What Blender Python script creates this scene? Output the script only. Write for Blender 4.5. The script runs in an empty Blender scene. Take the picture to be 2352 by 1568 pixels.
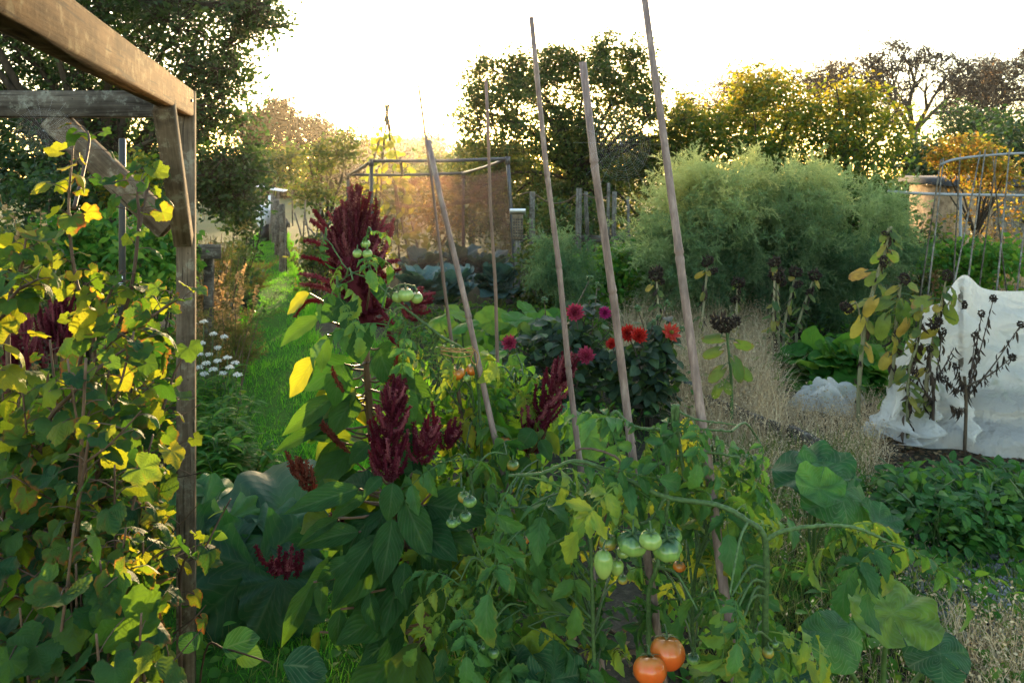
import bpy, math
import numpy as np
from math import radians, sin, cos, pi

# ---------------------------------------------------------------- camera, sky, sun, exposure
SC = bpy.context.scene
FPX, CX, HY, EYE = 1829.0, 1176.0, 407.0, 1.6       # focal length / horizon in 2352-px units, eye height
cam = bpy.data.cameras.new("camera")
cam.lens, cam.sensor_width = 28.0, 36.0
cam.shift_y = -(784.0 - HY) / 2352.0
cam.clip_start, cam.clip_end = 0.05, 2000.0
cam.dof.use_dof, cam.dof.focus_distance, cam.dof.aperture_fstop = True, 2.5, 9.0
cam_ob = bpy.data.objects.new("camera", cam)
SC.collection.objects.link(cam_ob)
cam_ob.location = (0, 0, EYE)
cam_ob.rotation_euler = (radians(90), 0, 0)
SC.camera = cam_ob

SUN_AZ, SUN_EL = radians(-4.1), radians(5.8)
SUN_DIR = (sin(SUN_AZ) * cos(SUN_EL), cos(SUN_AZ) * cos(SUN_EL), sin(SUN_EL))
world = bpy.data.worlds.new("World")
SC.world = world
world.use_nodes = True
nt = world.node_tree
nt.nodes.clear()
w_out = nt.nodes.new("ShaderNodeOutputWorld")
w_bg = nt.nodes.new("ShaderNodeBackground")
w_sky = nt.nodes.new("ShaderNodeTexSky")
w_sky.sky_type = 'NISHITA'
w_sky.sun_disc = False
w_sky.sun_elevation = SUN_EL
w_sky.sun_rotation = SUN_AZ
w_sky.air_density, w_sky.dust_density, w_sky.ozone_density = 1.0, 1.0, 1.0
w_bg.inputs[1].default_value = 0.15
# the sun itself, seen as a small bright disc in the sky
w_tc = nt.nodes.new("ShaderNodeTexCoord")
w_dot = nt.nodes.new("ShaderNodeVectorMath"); w_dot.operation = 'DOT_PRODUCT'
w_dot.inputs[1].default_value = SUN_DIR
w_mr = nt.nodes.new("ShaderNodeMapRange"); w_mr.interpolation_type = 'SMOOTHSTEP'
w_mr.inputs[1].default_value = cos(radians(0.8)); w_mr.inputs[2].default_value = cos(radians(0.3))
w_bg2 = nt.nodes.new("ShaderNodeBackground"); w_bg2.inputs[0].default_value = (1, .78, .38, 1)
w_mul = nt.nodes.new("ShaderNodeMath"); w_mul.operation = 'MULTIPLY'; w_mul.inputs[1].default_value = 24.0
w_add = nt.nodes.new("ShaderNodeAddShader")
L = nt.links.new
L(w_tc.outputs['Generated'], w_dot.inputs[0]); L(w_dot.outputs['Value'], w_mr.inputs[0])
L(w_mr.outputs[0], w_mul.inputs[0]); L(w_mul.outputs[0], w_bg2.inputs[1])
L(w_sky.outputs[0], w_bg.inputs[0]); L(w_bg.outputs[0], w_add.inputs[0]); L(w_bg2.outputs[0], w_add.inputs[1])
L(w_add.outputs[0], w_out.inputs[0])

sun = bpy.data.lights.new("sun", 'SUN')
sun.energy, sun.angle, sun.color = 2.0, radians(0.5), (1.0, 0.70, 0.36)
sun_ob = bpy.data.objects.new("sun", sun)
SC.collection.objects.link(sun_ob)
from mathutils import Vector
sun_ob.rotation_euler = Vector(SUN_DIR).to_track_quat('Z', 'Y').to_euler()
sun_ob.location = (0, 0, 30)

vs = SC.view_settings
vs.view_transform, vs.look, vs.gamma, vs.use_curve_mapping = 'Standard', 'None', 1.0, False
vs.exposure = 3.0
SC.cycles.max_bounces = 8
SC.cycles.diffuse_bounces = 4
SC.cycles.glossy_bounces = 2
SC.cycles.transmission_bounces = 6
SC.cycles.transparent_max_bounces = 12
SC.cycles.volume_bounces = 0
SC.cycles.sample_clamp_indirect = 4.0
SC.cycles.use_denoising = True

# ---------------------------------------------------------------- helpers
rng = np.random.default_rng(11)
def R(a, b, n=None): return rng.uniform(a, b, n)
def P(x, y, Z):
    """world point seen at picture position x, y (2352-wide units) at distance Z"""
    return np.array([(x - CX) / FPX * Z, Z, EYE - (y - HY) / FPX * Z])
def nrm(a):
    a = np.asarray(a, float)
    return a / np.maximum(np.linalg.norm(a, axis=-1, keepdims=True), 1e-9)
def sph(n):
    return nrm(rng.normal(size=(n, 3)))
def frames(d, n):
    d = nrm(d); x = np.cross(d, n)
    bad = np.linalg.norm(x, axis=1) < 1e-4
    if bad.any(): x[bad] = np.cross(d[bad], [0.31, 0.2, 0.93])
    x = nrm(x); z = np.cross(x, d)
    return np.stack([x, d, z], axis=2)
def curve(pts, n=16):
    """smooth polyline through pts"""
    p = np.asarray(pts, float)
    if len(p) == 2:
        t = np.linspace(0, 1, n)[:, None]; return p[0] * (1 - t) + p[1] * t
    q = np.vstack([2 * p[0] - p[1], p, 2 * p[-1] - p[-2]])
    m = len(p) - 1
    ts = np.linspace(0, m, n); out = []
    for t in ts:
        i = min(int(t), m - 1); f = t - i
        a, b, c, d = q[i:i + 4]
        out.append(.5 * (2 * b + (c - a) * f + (2 * a - 5 * b + 4 * c - d) * f * f + (3 * b - a - 3 * c + d) * f ** 3))
    return np.array(out)
def tangents(p):
    return nrm(np.gradient(p, axis=0))

class MB:
    """collects geometry; build() links it as ONE mesh object"""
    def __init__(s): s.v, s.t, s.q, s.lf, s.n = [], [], [], [], 0
    def add(s, v, tris=None, quads=None, lf=None):
        v = np.asarray(v, float).reshape(-1, 3)
        if tris is not None and len(tris): s.t.append(np.asarray(tris, np.int64).reshape(-1, 3) + s.n)
        if quads is not None and len(quads): s.q.append(np.asarray(quads, np.int64).reshape(-1, 4) + s.n)
        if lf is None: lf = np.tile([0., .5, rng.random()], (len(v), 1))
        s.v.append(v); s.lf.append(np.asarray(lf, float).reshape(-1, 3)); s.n += len(v)
    def inst(s, tpl, T, d, n, size, rnd=None):
        """copies of a leaf template: base T, axis d, normal n, size (N,) or (N,3)"""
        T = np.atleast_2d(np.asarray(T, float)); N = len(T)
        if N == 0: return
        d = np.broadcast_to(np.asarray(d, float), (N, 3)); n = np.broadcast_to(np.asarray(n, float), (N, 3))
        M = frames(d, n)
        size = np.broadcast_to(np.asarray(size, float).reshape(-1, 1) if np.ndim(size) < 2 else size, (N, 3))
        tv, tt, tq, tl = tpl
        V = np.einsum('nij,nkj->nki', M, tv[None] * size[:, None, :]) + T[:, None, :]
        k = len(tv); off = (np.arange(N) * k)[:, None, None]
        lf = np.zeros((N, k, 3)); lf[:, :, :2] = tl[None]
        lf[:, :, 2] = (rng.random(N) if rnd is None else np.broadcast_to(rnd, (N,)))[:, None]
        s.add(V, (tt[None] + off) if len(tt) else None, (tq[None] + off) if len(tq) else None, lf)
    def tube(s, p, r, k=6, cap=True, rnd=None):
        p = np.asarray(p, float); m = len(p)
        r = np.broadcast_to(np.asarray(r, float), (m,)) if np.ndim(r) == 0 or len(r) == m else np.interp(np.linspace(0, 1, m), np.linspace(0, 1, len(r)), r)
        t = tangents(p)
        ref = np.array([0., 0, 1]) if abs(t[0][2]) < .9 else np.array([1., 0, 0])
        u = np.empty_like(t); a = nrm(np.cross(t[0], ref))
        for i in range(m):
            a = nrm(a - t[i] * np.dot(a, t[i])); u[i] = a
        w = np.cross(t, u)
        th = np.arange(k) * 2 * pi / k
        V = p[:, None] + r[:, None, None] * (u[:, None] * np.cos(th)[None, :, None] + w[:, None] * np.sin(th)[None, :, None])
        i = np.arange(m - 1)[:, None] * k; j = np.arange(k)[None]
        q = np.stack([i + j, i + (j + 1) % k, i + k + (j + 1) % k, i + k + j], -1).reshape(-1, 4)
        V = V.reshape(-1, 3); tr = []
        lf = np.zeros((m * k, 3)); lf[:, 0] = np.tile(j.ravel() / k, m); lf[:, 1] = np.repeat(np.linspace(0, 1, m), k)
        lf[:, 2] = rng.random() if rnd is None else rnd
        if cap:
            V = np.vstack([V, p[0], p[-1]]); a = m * k
            lf = np.vstack([lf, [[0, 0, lf[0, 2]], [0, 1, lf[0, 2]]]])
            jj = j.ravel()
            tr = np.vstack([np.stack([(jj + 1) % k, jj, np.full(k, a)], 1), np.stack([jj + (m - 1) * k, (jj + 1) % k + (m - 1) * k, np.full(k, a + 1)], 1)])
        s.add(V, tr, q, lf)
    def segs(s, A, B, ra, rb, k=3):
        """many straight tapered sticks at once"""
        A, B = np.atleast_2d(A), np.atleast_2d(B); N = len(A)
        if N == 0: return
        M = frames(B - A, sph(N)); th = np.arange(k) * 2 * pi / k
        c = M[:, None, :, 0] * np.cos(th)[None, :, None] + M[:, None, :, 2] * np.sin(th)[None, :, None]
        ra = np.broadcast_to(ra, (N,)); rb = np.broadcast_to(rb, (N,))
        V = np.concatenate([A[:, None] + c * ra[:, None, None], B[:, None] + c * rb[:, None, None]], 1)
        j = np.arange(k); q = np.stack([j, (j + 1) % k, k + (j + 1) % k, k + j], 1)
        lf = np.zeros((N, 2 * k, 3)); lf[:, k:, 1] = 1; lf[:, :, 2] = rng.random(N)[:, None]
        s.add(V, None, q[None] + (np.arange(N) * 2 * k)[:, None, None], lf)
    def blades(s, B, h, w, az, bend, m=3, rnd=None):
        """grass blades: base B, height, width, lean azimuth, bend"""
        N = len(B); h, w, az, bend = [np.broadcast_to(x, (N,)) for x in (h, w, az, bend)]
        t = np.linspace(0, 1, m + 1)
        dx = np.stack([np.cos(az), np.sin(az), 0 * az], 1); fac = az + pi / 2 + R(-1.2, 1.2, N)
        sx = np.stack([np.cos(fac), np.sin(fac), 0 * az], 1)
        ang = bend[:, None] * t[None]                      # angle from vertical grows towards the tip
        st = h[:, None] / m
        hx = np.concatenate([np.zeros((N, 1)), np.cumsum(np.sin(ang[:, 1:]) * st, 1)], 1)
        hz = np.concatenate([np.zeros((N, 1)), np.cumsum(np.cos(ang[:, 1:]) * st, 1)], 1)
        c = B[:, None] + dx[:, None] * hx[..., None] + np.array([0, 0, 1.])[None, None] * hz[..., None]
        ww = w[:, None] * (1 - t[None] ** 1.6) * .5
        l, r = c - sx[:, None] * ww[..., None], c + sx[:, None] * ww[..., None]
        V = np.stack([l[:, :m], r[:, :m]], 2).reshape(N, 2 * m, 3)
        V = np.concatenate([V, c[:, m:]], 1); k = 2 * m + 1
        q = np.array([[2 * i, 2 * i + 1, 2 * i + 3, 2 * i + 2] for i in range(m - 1)]).reshape(-1, 4)
        tr = np.array([[2 * m - 2, 2 * m - 1, 2 * m]])
        off = (np.arange(N) * k)[:, None, None]
        lf = np.zeros((N, k, 3)); lf[:, :, 1] = np.concatenate([np.repeat(t[:m], 2), [1]]); lf[:, :, 2] = (rng.random(N) if rnd is None else rnd)[:, None]
        s.add(V, tr[None] + off, q[None] + off if len(q) else None, lf)
    def box(s, c, size, M=None, bev=0.0, rnd=None):
        """box with chamfered edges, axes = columns of M"""
        hx = np.asarray(size, float) / 2; M = np.eye(3) if M is None else np.asarray(M, float)
        b = min(bev, *(hx * .9))
        vs_, ix = [], {}
        for a in range(3):
            for sg in np.ndindex(2, 2, 2):
                sgn = np.array(sg) * 2 - 1; p = sgn * (hx - b); p[a] = sgn[a] * hx[a]
                ix[(a,) + sg] = len(vs_); vs_.append(p)
        q, t = [], []
        for a in range(3):
            o, r = [i for i in range(3) if i != a]
            for f in (0, 1):
                def key(x, y, aa):
                    k = [0, 0, 0]; k[a] = f; k[o] = x; k[r] = y; return ix[(aa,) + tuple(k)]
                q.append([key(0, 0, a), key(1, 0, a), key(1, 1, a), key(0, 1, a)])
            if b > 0:                                        # edge chamfers along axis a
                for x in (0, 1):
                    for y in (0, 1):
                        def ek(z, aa):
                            k = [0, 0, 0]; k[a] = z; k[o] = x; k[r] = y; return ix[(aa,) + tuple(k)]
                        q.append([ek(0, o), ek(1, o), ek(1, r), ek(0, r)])
        if b > 0:
            for sg in np.ndindex(2, 2, 2): t.append([ix[(0,) + sg], ix[(1,) + sg], ix[(2,) + sg]])
        V = np.array(vs_)
        # consistent outward normals
        def fix(f):
            f = list(f); n = np.cross(V[f[1]] - V[f[0]], V[f[2]] - V[f[0]])
            return f if np.dot(n, V[f].mean(0)) > 0 else f[::-1]
        q = [fix(f) for f in q]; t = [fix(f) for f in t]
        lf = np.zeros((len(V), 3)); lf[:, 2] = rng.random() if rnd is None else rnd
        if b == 0: pass
        s.add(V @ M.T + np.asarray(c), t, q, lf)
    def grid(s, V, rnd=None, flip=False):
        """V: (m,n,3) sheet"""
        V = np.asarray(V, float); m, n = V.shape[:2]
        i = np.arange(m - 1)[:, None] * n; j = np.arange(n - 1)[None]
        q = np.stack([i + j, i + j + 1, i + n + j + 1, i + n + j], -1).reshape(-1, 4)
        if flip: q = q[:, ::-1]
        lf = np.zeros((m * n, 3)); g = np.meshgrid(np.linspace(0, 1, m), np.linspace(-1, 1, n), indexing='ij')
        lf[:, 0] = g[1].ravel(); lf[:, 1] = g[0].ravel(); lf[:, 2] = rng.random() if rnd is None else rnd
        s.add(V.reshape(-1, 3), None, q, lf)
    def build(s, name, mat, parent=None, smooth=True):
        me = bpy.data.meshes.new(name)
        v = np.concatenate(s.v) if s.v else np.zeros((0, 3))
        o = bpy.data.objects.new(name, me)
        if parent is not None:
            root = parent
            while root.parent is not None: root = root.parent
            v = v - np.array(root.location)[None]
            o.parent = parent
        t = np.concatenate(s.t) if s.t else np.zeros((0, 3), np.int64)
        q = np.concatenate(s.q) if s.q else np.zeros((0, 4), np.int64)
        me.vertices.add(len(v)); me.vertices.foreach_set('co', v.astype(np.float32).ravel())
        loops = np.concatenate([t.ravel(), q.ravel()]).astype(np.int32)
        me.loops.add(len(loops)); me.loops.foreach_set('vertex_index', loops)
        nf = len(t) + len(q); me.polygons.add(nf)
        st = np.concatenate([np.arange(len(t)) * 3, len(t) * 3 + np.arange(len(q)) * 4]).astype(np.int32)
        me.polygons.foreach_set('loop_start', st)
        if smooth: me.polygons.foreach_set('use_smooth', np.ones(nf, bool))
        at = me.attributes.new('lf', 'FLOAT_VECTOR', 'POINT')
        at.data.foreach_set('vector', np.concatenate(s.lf).astype(np.float32).ravel())
        me.update(calc_edges=True)
        me.materials.append(mat)
        SC.collection.objects.link(o)
        return o

def tag(o, label=None, cat=None, group=None, kind=None):
    if label: o['label'] = label
    if cat: o['category'] = cat
    if group: o['group'] = group
    if kind: o['kind'] = kind
    return o
def thing(name, loc, label, cat, group=None):
    o = bpy.data.objects.new(name, None); SC.collection.objects.link(o)
    o.location = [float(x) for x in loc]; o.empty_display_size = .05
    return tag(o, label, cat, group)
def copy_tree(o, parent=None):
    c = o.copy(); SC.collection.objects.link(c)
    if parent is not None: c.parent = parent
    for ch in list(o.children): copy_tree(ch, c)
    return c

# ---------------------------------------------------------------- materials
class NT:
    def __init__(s, name):
        s.m = bpy.data.materials.new(name); s.m.use_nodes = True
        s.t = s.m.node_tree; s.t.nodes.clear()
        s.out = s.n('ShaderNodeOutputMaterial')
    def n(s, ty, **k):
        x = s.t.nodes.new(ty)
        for a, b in k.items(): setattr(x, a, b)
        return x
    def l(s, a, b): s.t.links.new(a, b)
    def val(s, x, sock):
        if isinstance(x, (int, float)): sock.default_value = x
        elif isinstance(x, tuple): sock.default_value = x if len(x) == 4 or sock.type == 'VECTOR' else x + (1,)
        else: s.l(x, sock)
    def math(s, op, a, b=0.0, c=None):
        x = s.n('ShaderNodeMath', operation=op); s.val(a, x.inputs[0]); s.val(b, x.inputs[1])
        if c is not None: s.val(c, x.inputs[2])
        return x.outputs[0]
    def mix(s, f, a, b, mode='MIX'):
        x = s.n('ShaderNodeMix', data_type='RGBA', blend_type=mode)
        s.val(f, x.inputs[0]); s.val(a, x.inputs[6]); s.val(b, x.inputs[7]); return x.outputs[2]
    def ramp(s, f, stops, interp='LINEAR'):
        x = s.n('ShaderNodeValToRGB'); x.color_ramp.interpolation = interp; e = x.color_ramp.elements
        while len(e) < len(stops): e.new(.5)
        for k, (p, c) in zip(e, stops): k.position = p; k.color = tuple(c) + (1,)
        s.val(f, x.inputs[0]); return x.outputs[0]
    def noise(s, scale, detail=3, vec=None, rough=.55, out=0):
        x = s.n('ShaderNodeTexNoise'); x.inputs['Scale'].default_value = scale; x.inputs['Detail'].default_value = detail
        x.inputs['Roughness'].default_value = rough
        s.l(vec if vec is not None else s.obj(), x.inputs['Vector']); return x.outputs[out]
    def obj(s):
        if not hasattr(s, '_o'): s._o = s.n('ShaderNodeTexCoord').outputs['Object']
        return s._o
    def lf(s):
        if not hasattr(s, '_l'):
            a = s.n('ShaderNodeAttribute', attribute_name='lf'); x = s.n('ShaderNodeSeparateXYZ'); s.l(a.outputs['Vector'], x.inputs[0])
            s._l = x.outputs
        return s._l
    def scale(s, v):
        x = s.n('ShaderNodeVectorMath', operation='MULTIPLY'); s.l(s.obj(), x.inputs[0]); x.inputs[1].default_value = v; return x.outputs[0]
    def bump(s, h, strength=.3, dist=.005):
        x = s.n('ShaderNodeBump'); x.inputs['Strength'].default_value = strength; x.inputs['Distance'].default_value = dist
        s.l(h, x.inputs['Height']); return x.outputs[0]
    def pbr(s, col, rough=.6, spec=.4, normal=None, **k):
        x = s.n('ShaderNodeBsdfPrincipled'); s.val(col, x.inputs['Base Color']); s.val(rough, x.inputs['Roughness'])
        s.val(spec, x.inputs['Specular IOR Level'])
        if normal is not None: s.l(normal, x.inputs['Normal'])
        for a, b in k.items(): s.val(b, x.inputs[a])
        return x.outputs[0]
    def done(s, sh): s.l(sh, s.out.inputs[0]); return s.m

def leaf_mat(name, stops, trans, tf=.42, rough=.42, spec=.45, veins=8.0, vein_str=.25, edge=None, blotch=.35, under=None):
    """leaf: colour by the leaf's own random number, veins along its own axes, light passing through"""
    m = NT(name); u, v, r = m.lf()[0], m.lf()[1], m.lf()[2]
    col = m.ramp(r, stops); tcol = m.ramp(r, trans)
    nz = m.noise(38, 2)
    dark = m.mix(1.0, col, m.ramp(nz, [(.3, (1 - blotch,) * 3), (.7, (1 + blotch * .4,) * 3)]), 'MULTIPLY')
    normal = None
    if veins:
        au = m.math('ABSOLUTE', u)
        ph = m.math('MULTIPLY_ADD', v, veins, m.math('MULTIPLY_ADD', au, -veins * .45, m.math('MULTIPLY', nz, .55)))
        fr = m.math('ABSOLUTE', m.math('SUBTRACT', m.math('FRACT', ph), .5))          # 0.5 at a side vein
        side = m.n('ShaderNodeMapRange'); m.l(fr, side.inputs[0]); side.inputs[1].default_value = .38; side.inputs[2].default_value = .5
        mid = m.n('ShaderNodeMapRange'); m.l(au, mid.inputs[0]); mid.inputs[1].default_value = .10; mid.inputs[2].default_value = .01
        vein = m.math('MAXIMUM', side.outputs[0], mid.outputs[0])
        pale = m.mix(.5, dark, (.30, .36, .16))
        dark = m.mix(m.math('MULTIPLY', vein, vein_str), dark, pale)
        tcol = m.mix(m.math('MULTIPLY', vein, .55), tcol, m.mix(.5, tcol, (.05, .09, .01)))
        normal = m.bump(m.math('MULTIPLY', fr, 1.0), .28, .004)
    if edge is not None:
        rad = m.math('MAXIMUM', m.math('ABSOLUTE', u), v)
        mr = m.n('ShaderNodeMapRange'); m.l(m.math('ADD', rad, m.math('MULTIPLY', m.math('SUBTRACT', m.noise(22, 3), .5), 1.1)), mr.inputs[0])
        mr.inputs[1].default_value = .86; mr.inputs[2].default_value = 1.12
        sel = m.n('ShaderNodeMapRange'); m.l(m.math('FRACT', m.math('MULTIPLY', r, 7.31)), sel.inputs[0]); sel.inputs[1].default_value = .45; sel.inputs[2].default_value = .75
        f = m.math('MULTIPLY', mr.outputs[0], sel.outputs[0])
        dark = m.mix(f, dark, edge); tcol = m.mix(f, tcol, tuple(min(1, c * 2.2) for c in edge))
    a = m.pbr(dark, rough + .06, spec * .5, normal)
    b = m.n('ShaderNodeBsdfTranslucent'); m.val(tcol, b.inputs[0])
    if normal is not None: m.l(normal, b.inputs[1])
    x = m.n('ShaderNodeMixShader'); x.inputs[0].default_value = tf; m.l(a, x.inputs[1]); m.l(b.outputs[0], x.inputs[2])
    return m.done(x.outputs[0])
def plain_mat(name, stops, rough=.7, spec=.3, nscale=30, nvar=.35, bump=.3, trans=None, tf=.3, stretch=None):
    m = NT(name); vec = m.scale(stretch) if stretch else None
    nz = m.noise(nscale, 4, vec)
    col = m.mix(1., m.ramp(m.lf()[2], stops), m.ramp(nz, [(.3, (1 - nvar,) * 3), (.72, (1 + nvar * .5,) * 3)]), 'MULTIPLY')
    sh = m.pbr(col, rough, spec, m.bump(nz, bump, .004))
    if trans:
        b = m.n('ShaderNodeBsdfTranslucent'); m.val(trans, b.inputs[0])
        x = m.n('ShaderNodeMixShader'); x.inputs[0].default_value = tf; m.l(sh, x.inputs[1]); m.l(b.outputs[0], x.inputs[2]); sh = x.outputs[0]
    return m.done(sh)
def wood_mat(name, c1, c2, lichen=None, axis=2, rough=.8):
    m = NT(name); st = [30., 30., 30.]; st[axis] = 1.5
    vec = m.scale(tuple(st)); g = m.noise(2.2, 7, vec, .68); g2 = m.noise(6, 4, None, .65); g3 = m.noise(75, 3)
    col = m.ramp(g, [(.32, c1), (.66, c2)])
    col = m.mix(1., col, m.ramp(g2, [(.32, (.42, .40, .38)), (.5, (.9, .88, .86)), (.7, (1.3, 1.28, 1.22))]), 'MULTIPLY')
    if lichen:
        f = m.n('ShaderNodeMapRange'); m.l(m.noise(24, 6, None, .75), f.inputs[0]); f.inputs[1].default_value = .53; f.inputs[2].default_value = .64
        col = m.mix(m.math('MULTIPLY', f.outputs[0], .7), col, lichen)
    cr = m.n('ShaderNodeMapRange'); m.l(m.noise(3.1, 2, vec), cr.inputs[0]); cr.inputs[1].default_value = .38; cr.inputs[2].default_value = .33
    sp = m.n('ShaderNodeMapRange'); m.l(g3, sp.inputs[0]); sp.inputs[1].default_value = .33; sp.inputs[2].default_value = .25
    col = m.mix(m.math('MULTIPLY', m.math('MAXIMUM', cr.outputs[0], sp.outputs[0]), .75), col, (.022, .017, .013))
    return m.done(m.pbr(col, .95, .04, m.bump(m.math('ADD', g, m.math('MULTIPLY', g3, .4)), .6, .004)))

# ---------------------------------------------------------------- leaf templates (base at 0, axis +Y, length 1, normal +Z)
def lattice(prof, m, nw, fold=.15, droop=.2, wave=0., wn=3, pleat=0., pn=8, tooth=0., tn=9):
    t = np.linspace(0, 1, m + 1); u = np.linspace(-1, 1, nw)
    w = np.array([prof(x) for x in t])
    if tooth: w = w * (1 + tooth * (((t * tn) % 1.0) - .5))
    U, T_ = np.meshgrid(u, t)
    droop = droop or 1e-4
    X = U * w[:, None]; ang = droop * T_
    Y = np.sin(ang) / droop; Z = -(1 - np.cos(ang)) / droop
    Z = Z + fold * np.abs(X) + wave * np.abs(U) ** 2 * np.sin(T_ * wn * 2 * pi + (U > 0) * 1.3) * np.minimum(w[:, None] * 3, 1)
    if pleat: Z = Z + pleat * np.cos((T_ * pn - np.abs(U) * pn * .4) * 2 * pi) * np.abs(U) * (1 - np.abs(U)) * 4 * w[:, None]
    v = np.stack([X, Y, Z], -1).reshape(-1, 3)
    i = np.arange(m)[:, None] * nw; j = np.arange(nw - 1)[None]
    q = np.stack([i + j, i + j + 1, i + nw + j + 1, i + nw + j], -1).reshape(-1, 4)
    return v, np.zeros((0, 3), int), q, np.stack([U.ravel(), T_.ravel()], 1)
def polar_leaf(outline, rings=3, cup=.2, droop=.3, wave=.04, wn=7, n=36, sinus=.12, seed=0, ridges=5):
    """broad lobed leaf attached at its stalk: outline(theta) gives radius, theta=0 at tip"""
    rg = np.random.default_rng(seed); th = np.linspace(-pi + sinus, pi - sinus, n)
    r = np.array([outline(a) for a in th]); ph = rg.uniform(0, 6)
    vs_ = [[0, 0, 0]]; lf = [[0, .0]]
    for k in range(1, rings + 1):
        f = k / rings
        for a, rr in zip(th, r):
            x, y = sin(a) * rr * f, cos(a) * rr * f
            z = cup * (f ** 2) * rr - droop * f * f * max(0, cos(a)) * rr + wave * f * f * sin(wn * a + ph) + .03 * f * abs(cos(ridges * a)) * rr - .02 * f + .020 * f * sin(15 * x + ph) * sin(13 * y + 2 * ph) + .012 * sin(27 * x + 9 * y + ph)
            vs_.append([x, y, z]); lf.append([f * sin(a * 1.0), f * .999])
    v = np.array(vs_); v[:, 1] -= 0
    t = [[0, 1 + j + 1, 1 + j] for j in range(n - 1)]
    q = [[1 + (k - 1) * n + j, 1 + (k - 1) * n + j + 1, 1 + k * n + j + 1, 1 + k * n + j] for k in range(1, rings) for j in range(n - 1)]
    # u = angular distance to the nearest main rib, v = radius
    lfa = np.zeros((len(v), 2)); lfa[0] = (0, 0); idx = 1
    for k in range(1, rings + 1):
        for a in th:
            ribs = np.array([0, 1.05, -1.05, 2.1, -2.1]); lfa[idx] = (np.min(np.abs(a - ribs)) / .55, k / rings); idx += 1
    return v, np.array(t), np.array(q).reshape(-1, 4), lfa
def join(*parts):
    """parts: (template, M 3x3, offset)"""
    V, T_, Q, Lf, n = [], [], [], [], 0
    for (v, t, q, l), M, o in parts:
        V.append(v @ np.asarray(M).T + o); T_.append(np.asarray(t).reshape(-1, 3) + n); Q.append(np.asarray(q).reshape(-1, 4) + n); Lf.append(l); n += len(v)
    return np.vstack(V), np.vstack(T_).astype(int), np.vstack(Q).astype(int), np.vstack(Lf)
ov = lambda w, a=.9, b=1.1: (lambda t: w * (max(t, 0) ** a) * (max(1 - t, 0) ** b) / ((a / (a + b)) ** a * (b / (a + b)) ** b))
# small leaf for tree crowns, cheap (two folded quads)
SMALL = (np.array([[0, 0, 0], [-.26, .35, .07], [0, .45, 0], [.26, .35, .07], [-.2, .72, .03], [.2, .72, .03], [0, 1, -.08]], float),
         np.array([[0, 2, 1], [0, 3, 2], [4, 2, 6], [2, 5, 6]]), np.array([[1, 2, 4, 4], [2, 3, 5, 5]])[:0], np.array([[0, 0], [-1, .3], [0, .5], [1, .3], [-1, .7], [1, .7], [0, 1]], float))
SMALL = (SMALL[0], np.array([[0, 2, 1], [0, 3, 2], [1, 2, 4], [2, 3, 5], [4, 2, 6], [2, 5, 6]]), SMALL[2], SMALL[3])
OVATE = lattice(ov(.30), 6, 3, .25, .5)
BROAD = lattice(ov(.42, .7, .9), 6, 5, .12, .5, .03, 2)
AMAR = [lattice(ov(.25, .75, 1.15), 18, 7, .22, d, .026, 3, .05, 9) for d in (.25, .6, 1.0, 1.35)]
LANCE = lattice(ov(.13), 5, 3, .3, .8)
def tri_tooth(a, n): return abs(((a * n) % 1.0) - .5) * 2
def currant_outline(a):
    b = .52 + .30 * max(0, cos(a * 1.0)) ** 4 + .24 * max(0, cos((abs(a) - 1.12))) ** 14 + .20 * max(0, cos((abs(a) - 2.05))) ** 10
    b += .10 * max(0, cos(a)) ** 30
    return b * (1 + .07 * tri_tooth(a + 10, 3.2) + .03 * sin(23 * a))
CURR = [polar_leaf(currant_outline, 4, c, d, w, wn, 56, .42, s) for s, (c, d, w, wn) in enumerate([(.05, .25, .04, 5), (-.25, .35, .05, 4), (.3, .1, .05, 6), (-.1, .8, .06, 3), (.15, .5, .08, 7)])]
def squash_outline(a):
    return (.60 + .16 * max(0, cos(a)) ** 5 + .12 * max(0, cos(abs(a) - 1.15)) ** 8 + .12 * max(0, cos(abs(a) - 2.2)) ** 8) * (1 + .03 * tri_tooth(a + 10, 3.0))
SQUASH = [polar_leaf(squash_outline, 5, c, d, w, wn, 64, .02, 10 + s) for s, (c, d, w, wn) in enumerate([(.12, .25, .05, 5), (.35, .1, .07, 6), (-.15, .4, .06, 4), (.2, .5, .08, 7)])]
def rhub_outline(a):
    return (.62 + .38 * max(0, cos(a / 2)) ** 3) * (1 + .05 * sin(13 * a) + .03 * tri_tooth(a + 9, 4))
RHUB = [polar_leaf(rhub_outline, 6, c, d, w, wn, 72, .35, 20 + s) for s, (c, d, w, wn) in enumerate([(-.1, .3, .07, 9), (.1, .6, .09, 8), (-.3, .2, .08, 11)])]
def heart_outline(a): return (.46 + .54 * max(0, cos(a / 2)) ** 6) * (1 + .02 * sin(17 * a))
HEART = [polar_leaf(heart_outline, 3, c, d, .04, 5, 32, .3, 30 + s) for s, (c, d) in enumerate([(-.15, .4), (.15, .6), (-.3, .8)])]
def rotz(a): return np.array([[cos(a), -sin(a), 0], [sin(a), cos(a), 0], [0, 0, 1.]])
def rotx(a): return np.array([[1, 0, 0], [0, cos(a), -sin(a)], [0, sin(a), cos(a)]])
def roty(a): return np.array([[cos(a), 0, sin(a)], [0, 1, 0], [-sin(a), 0, cos(a)]])
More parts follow.
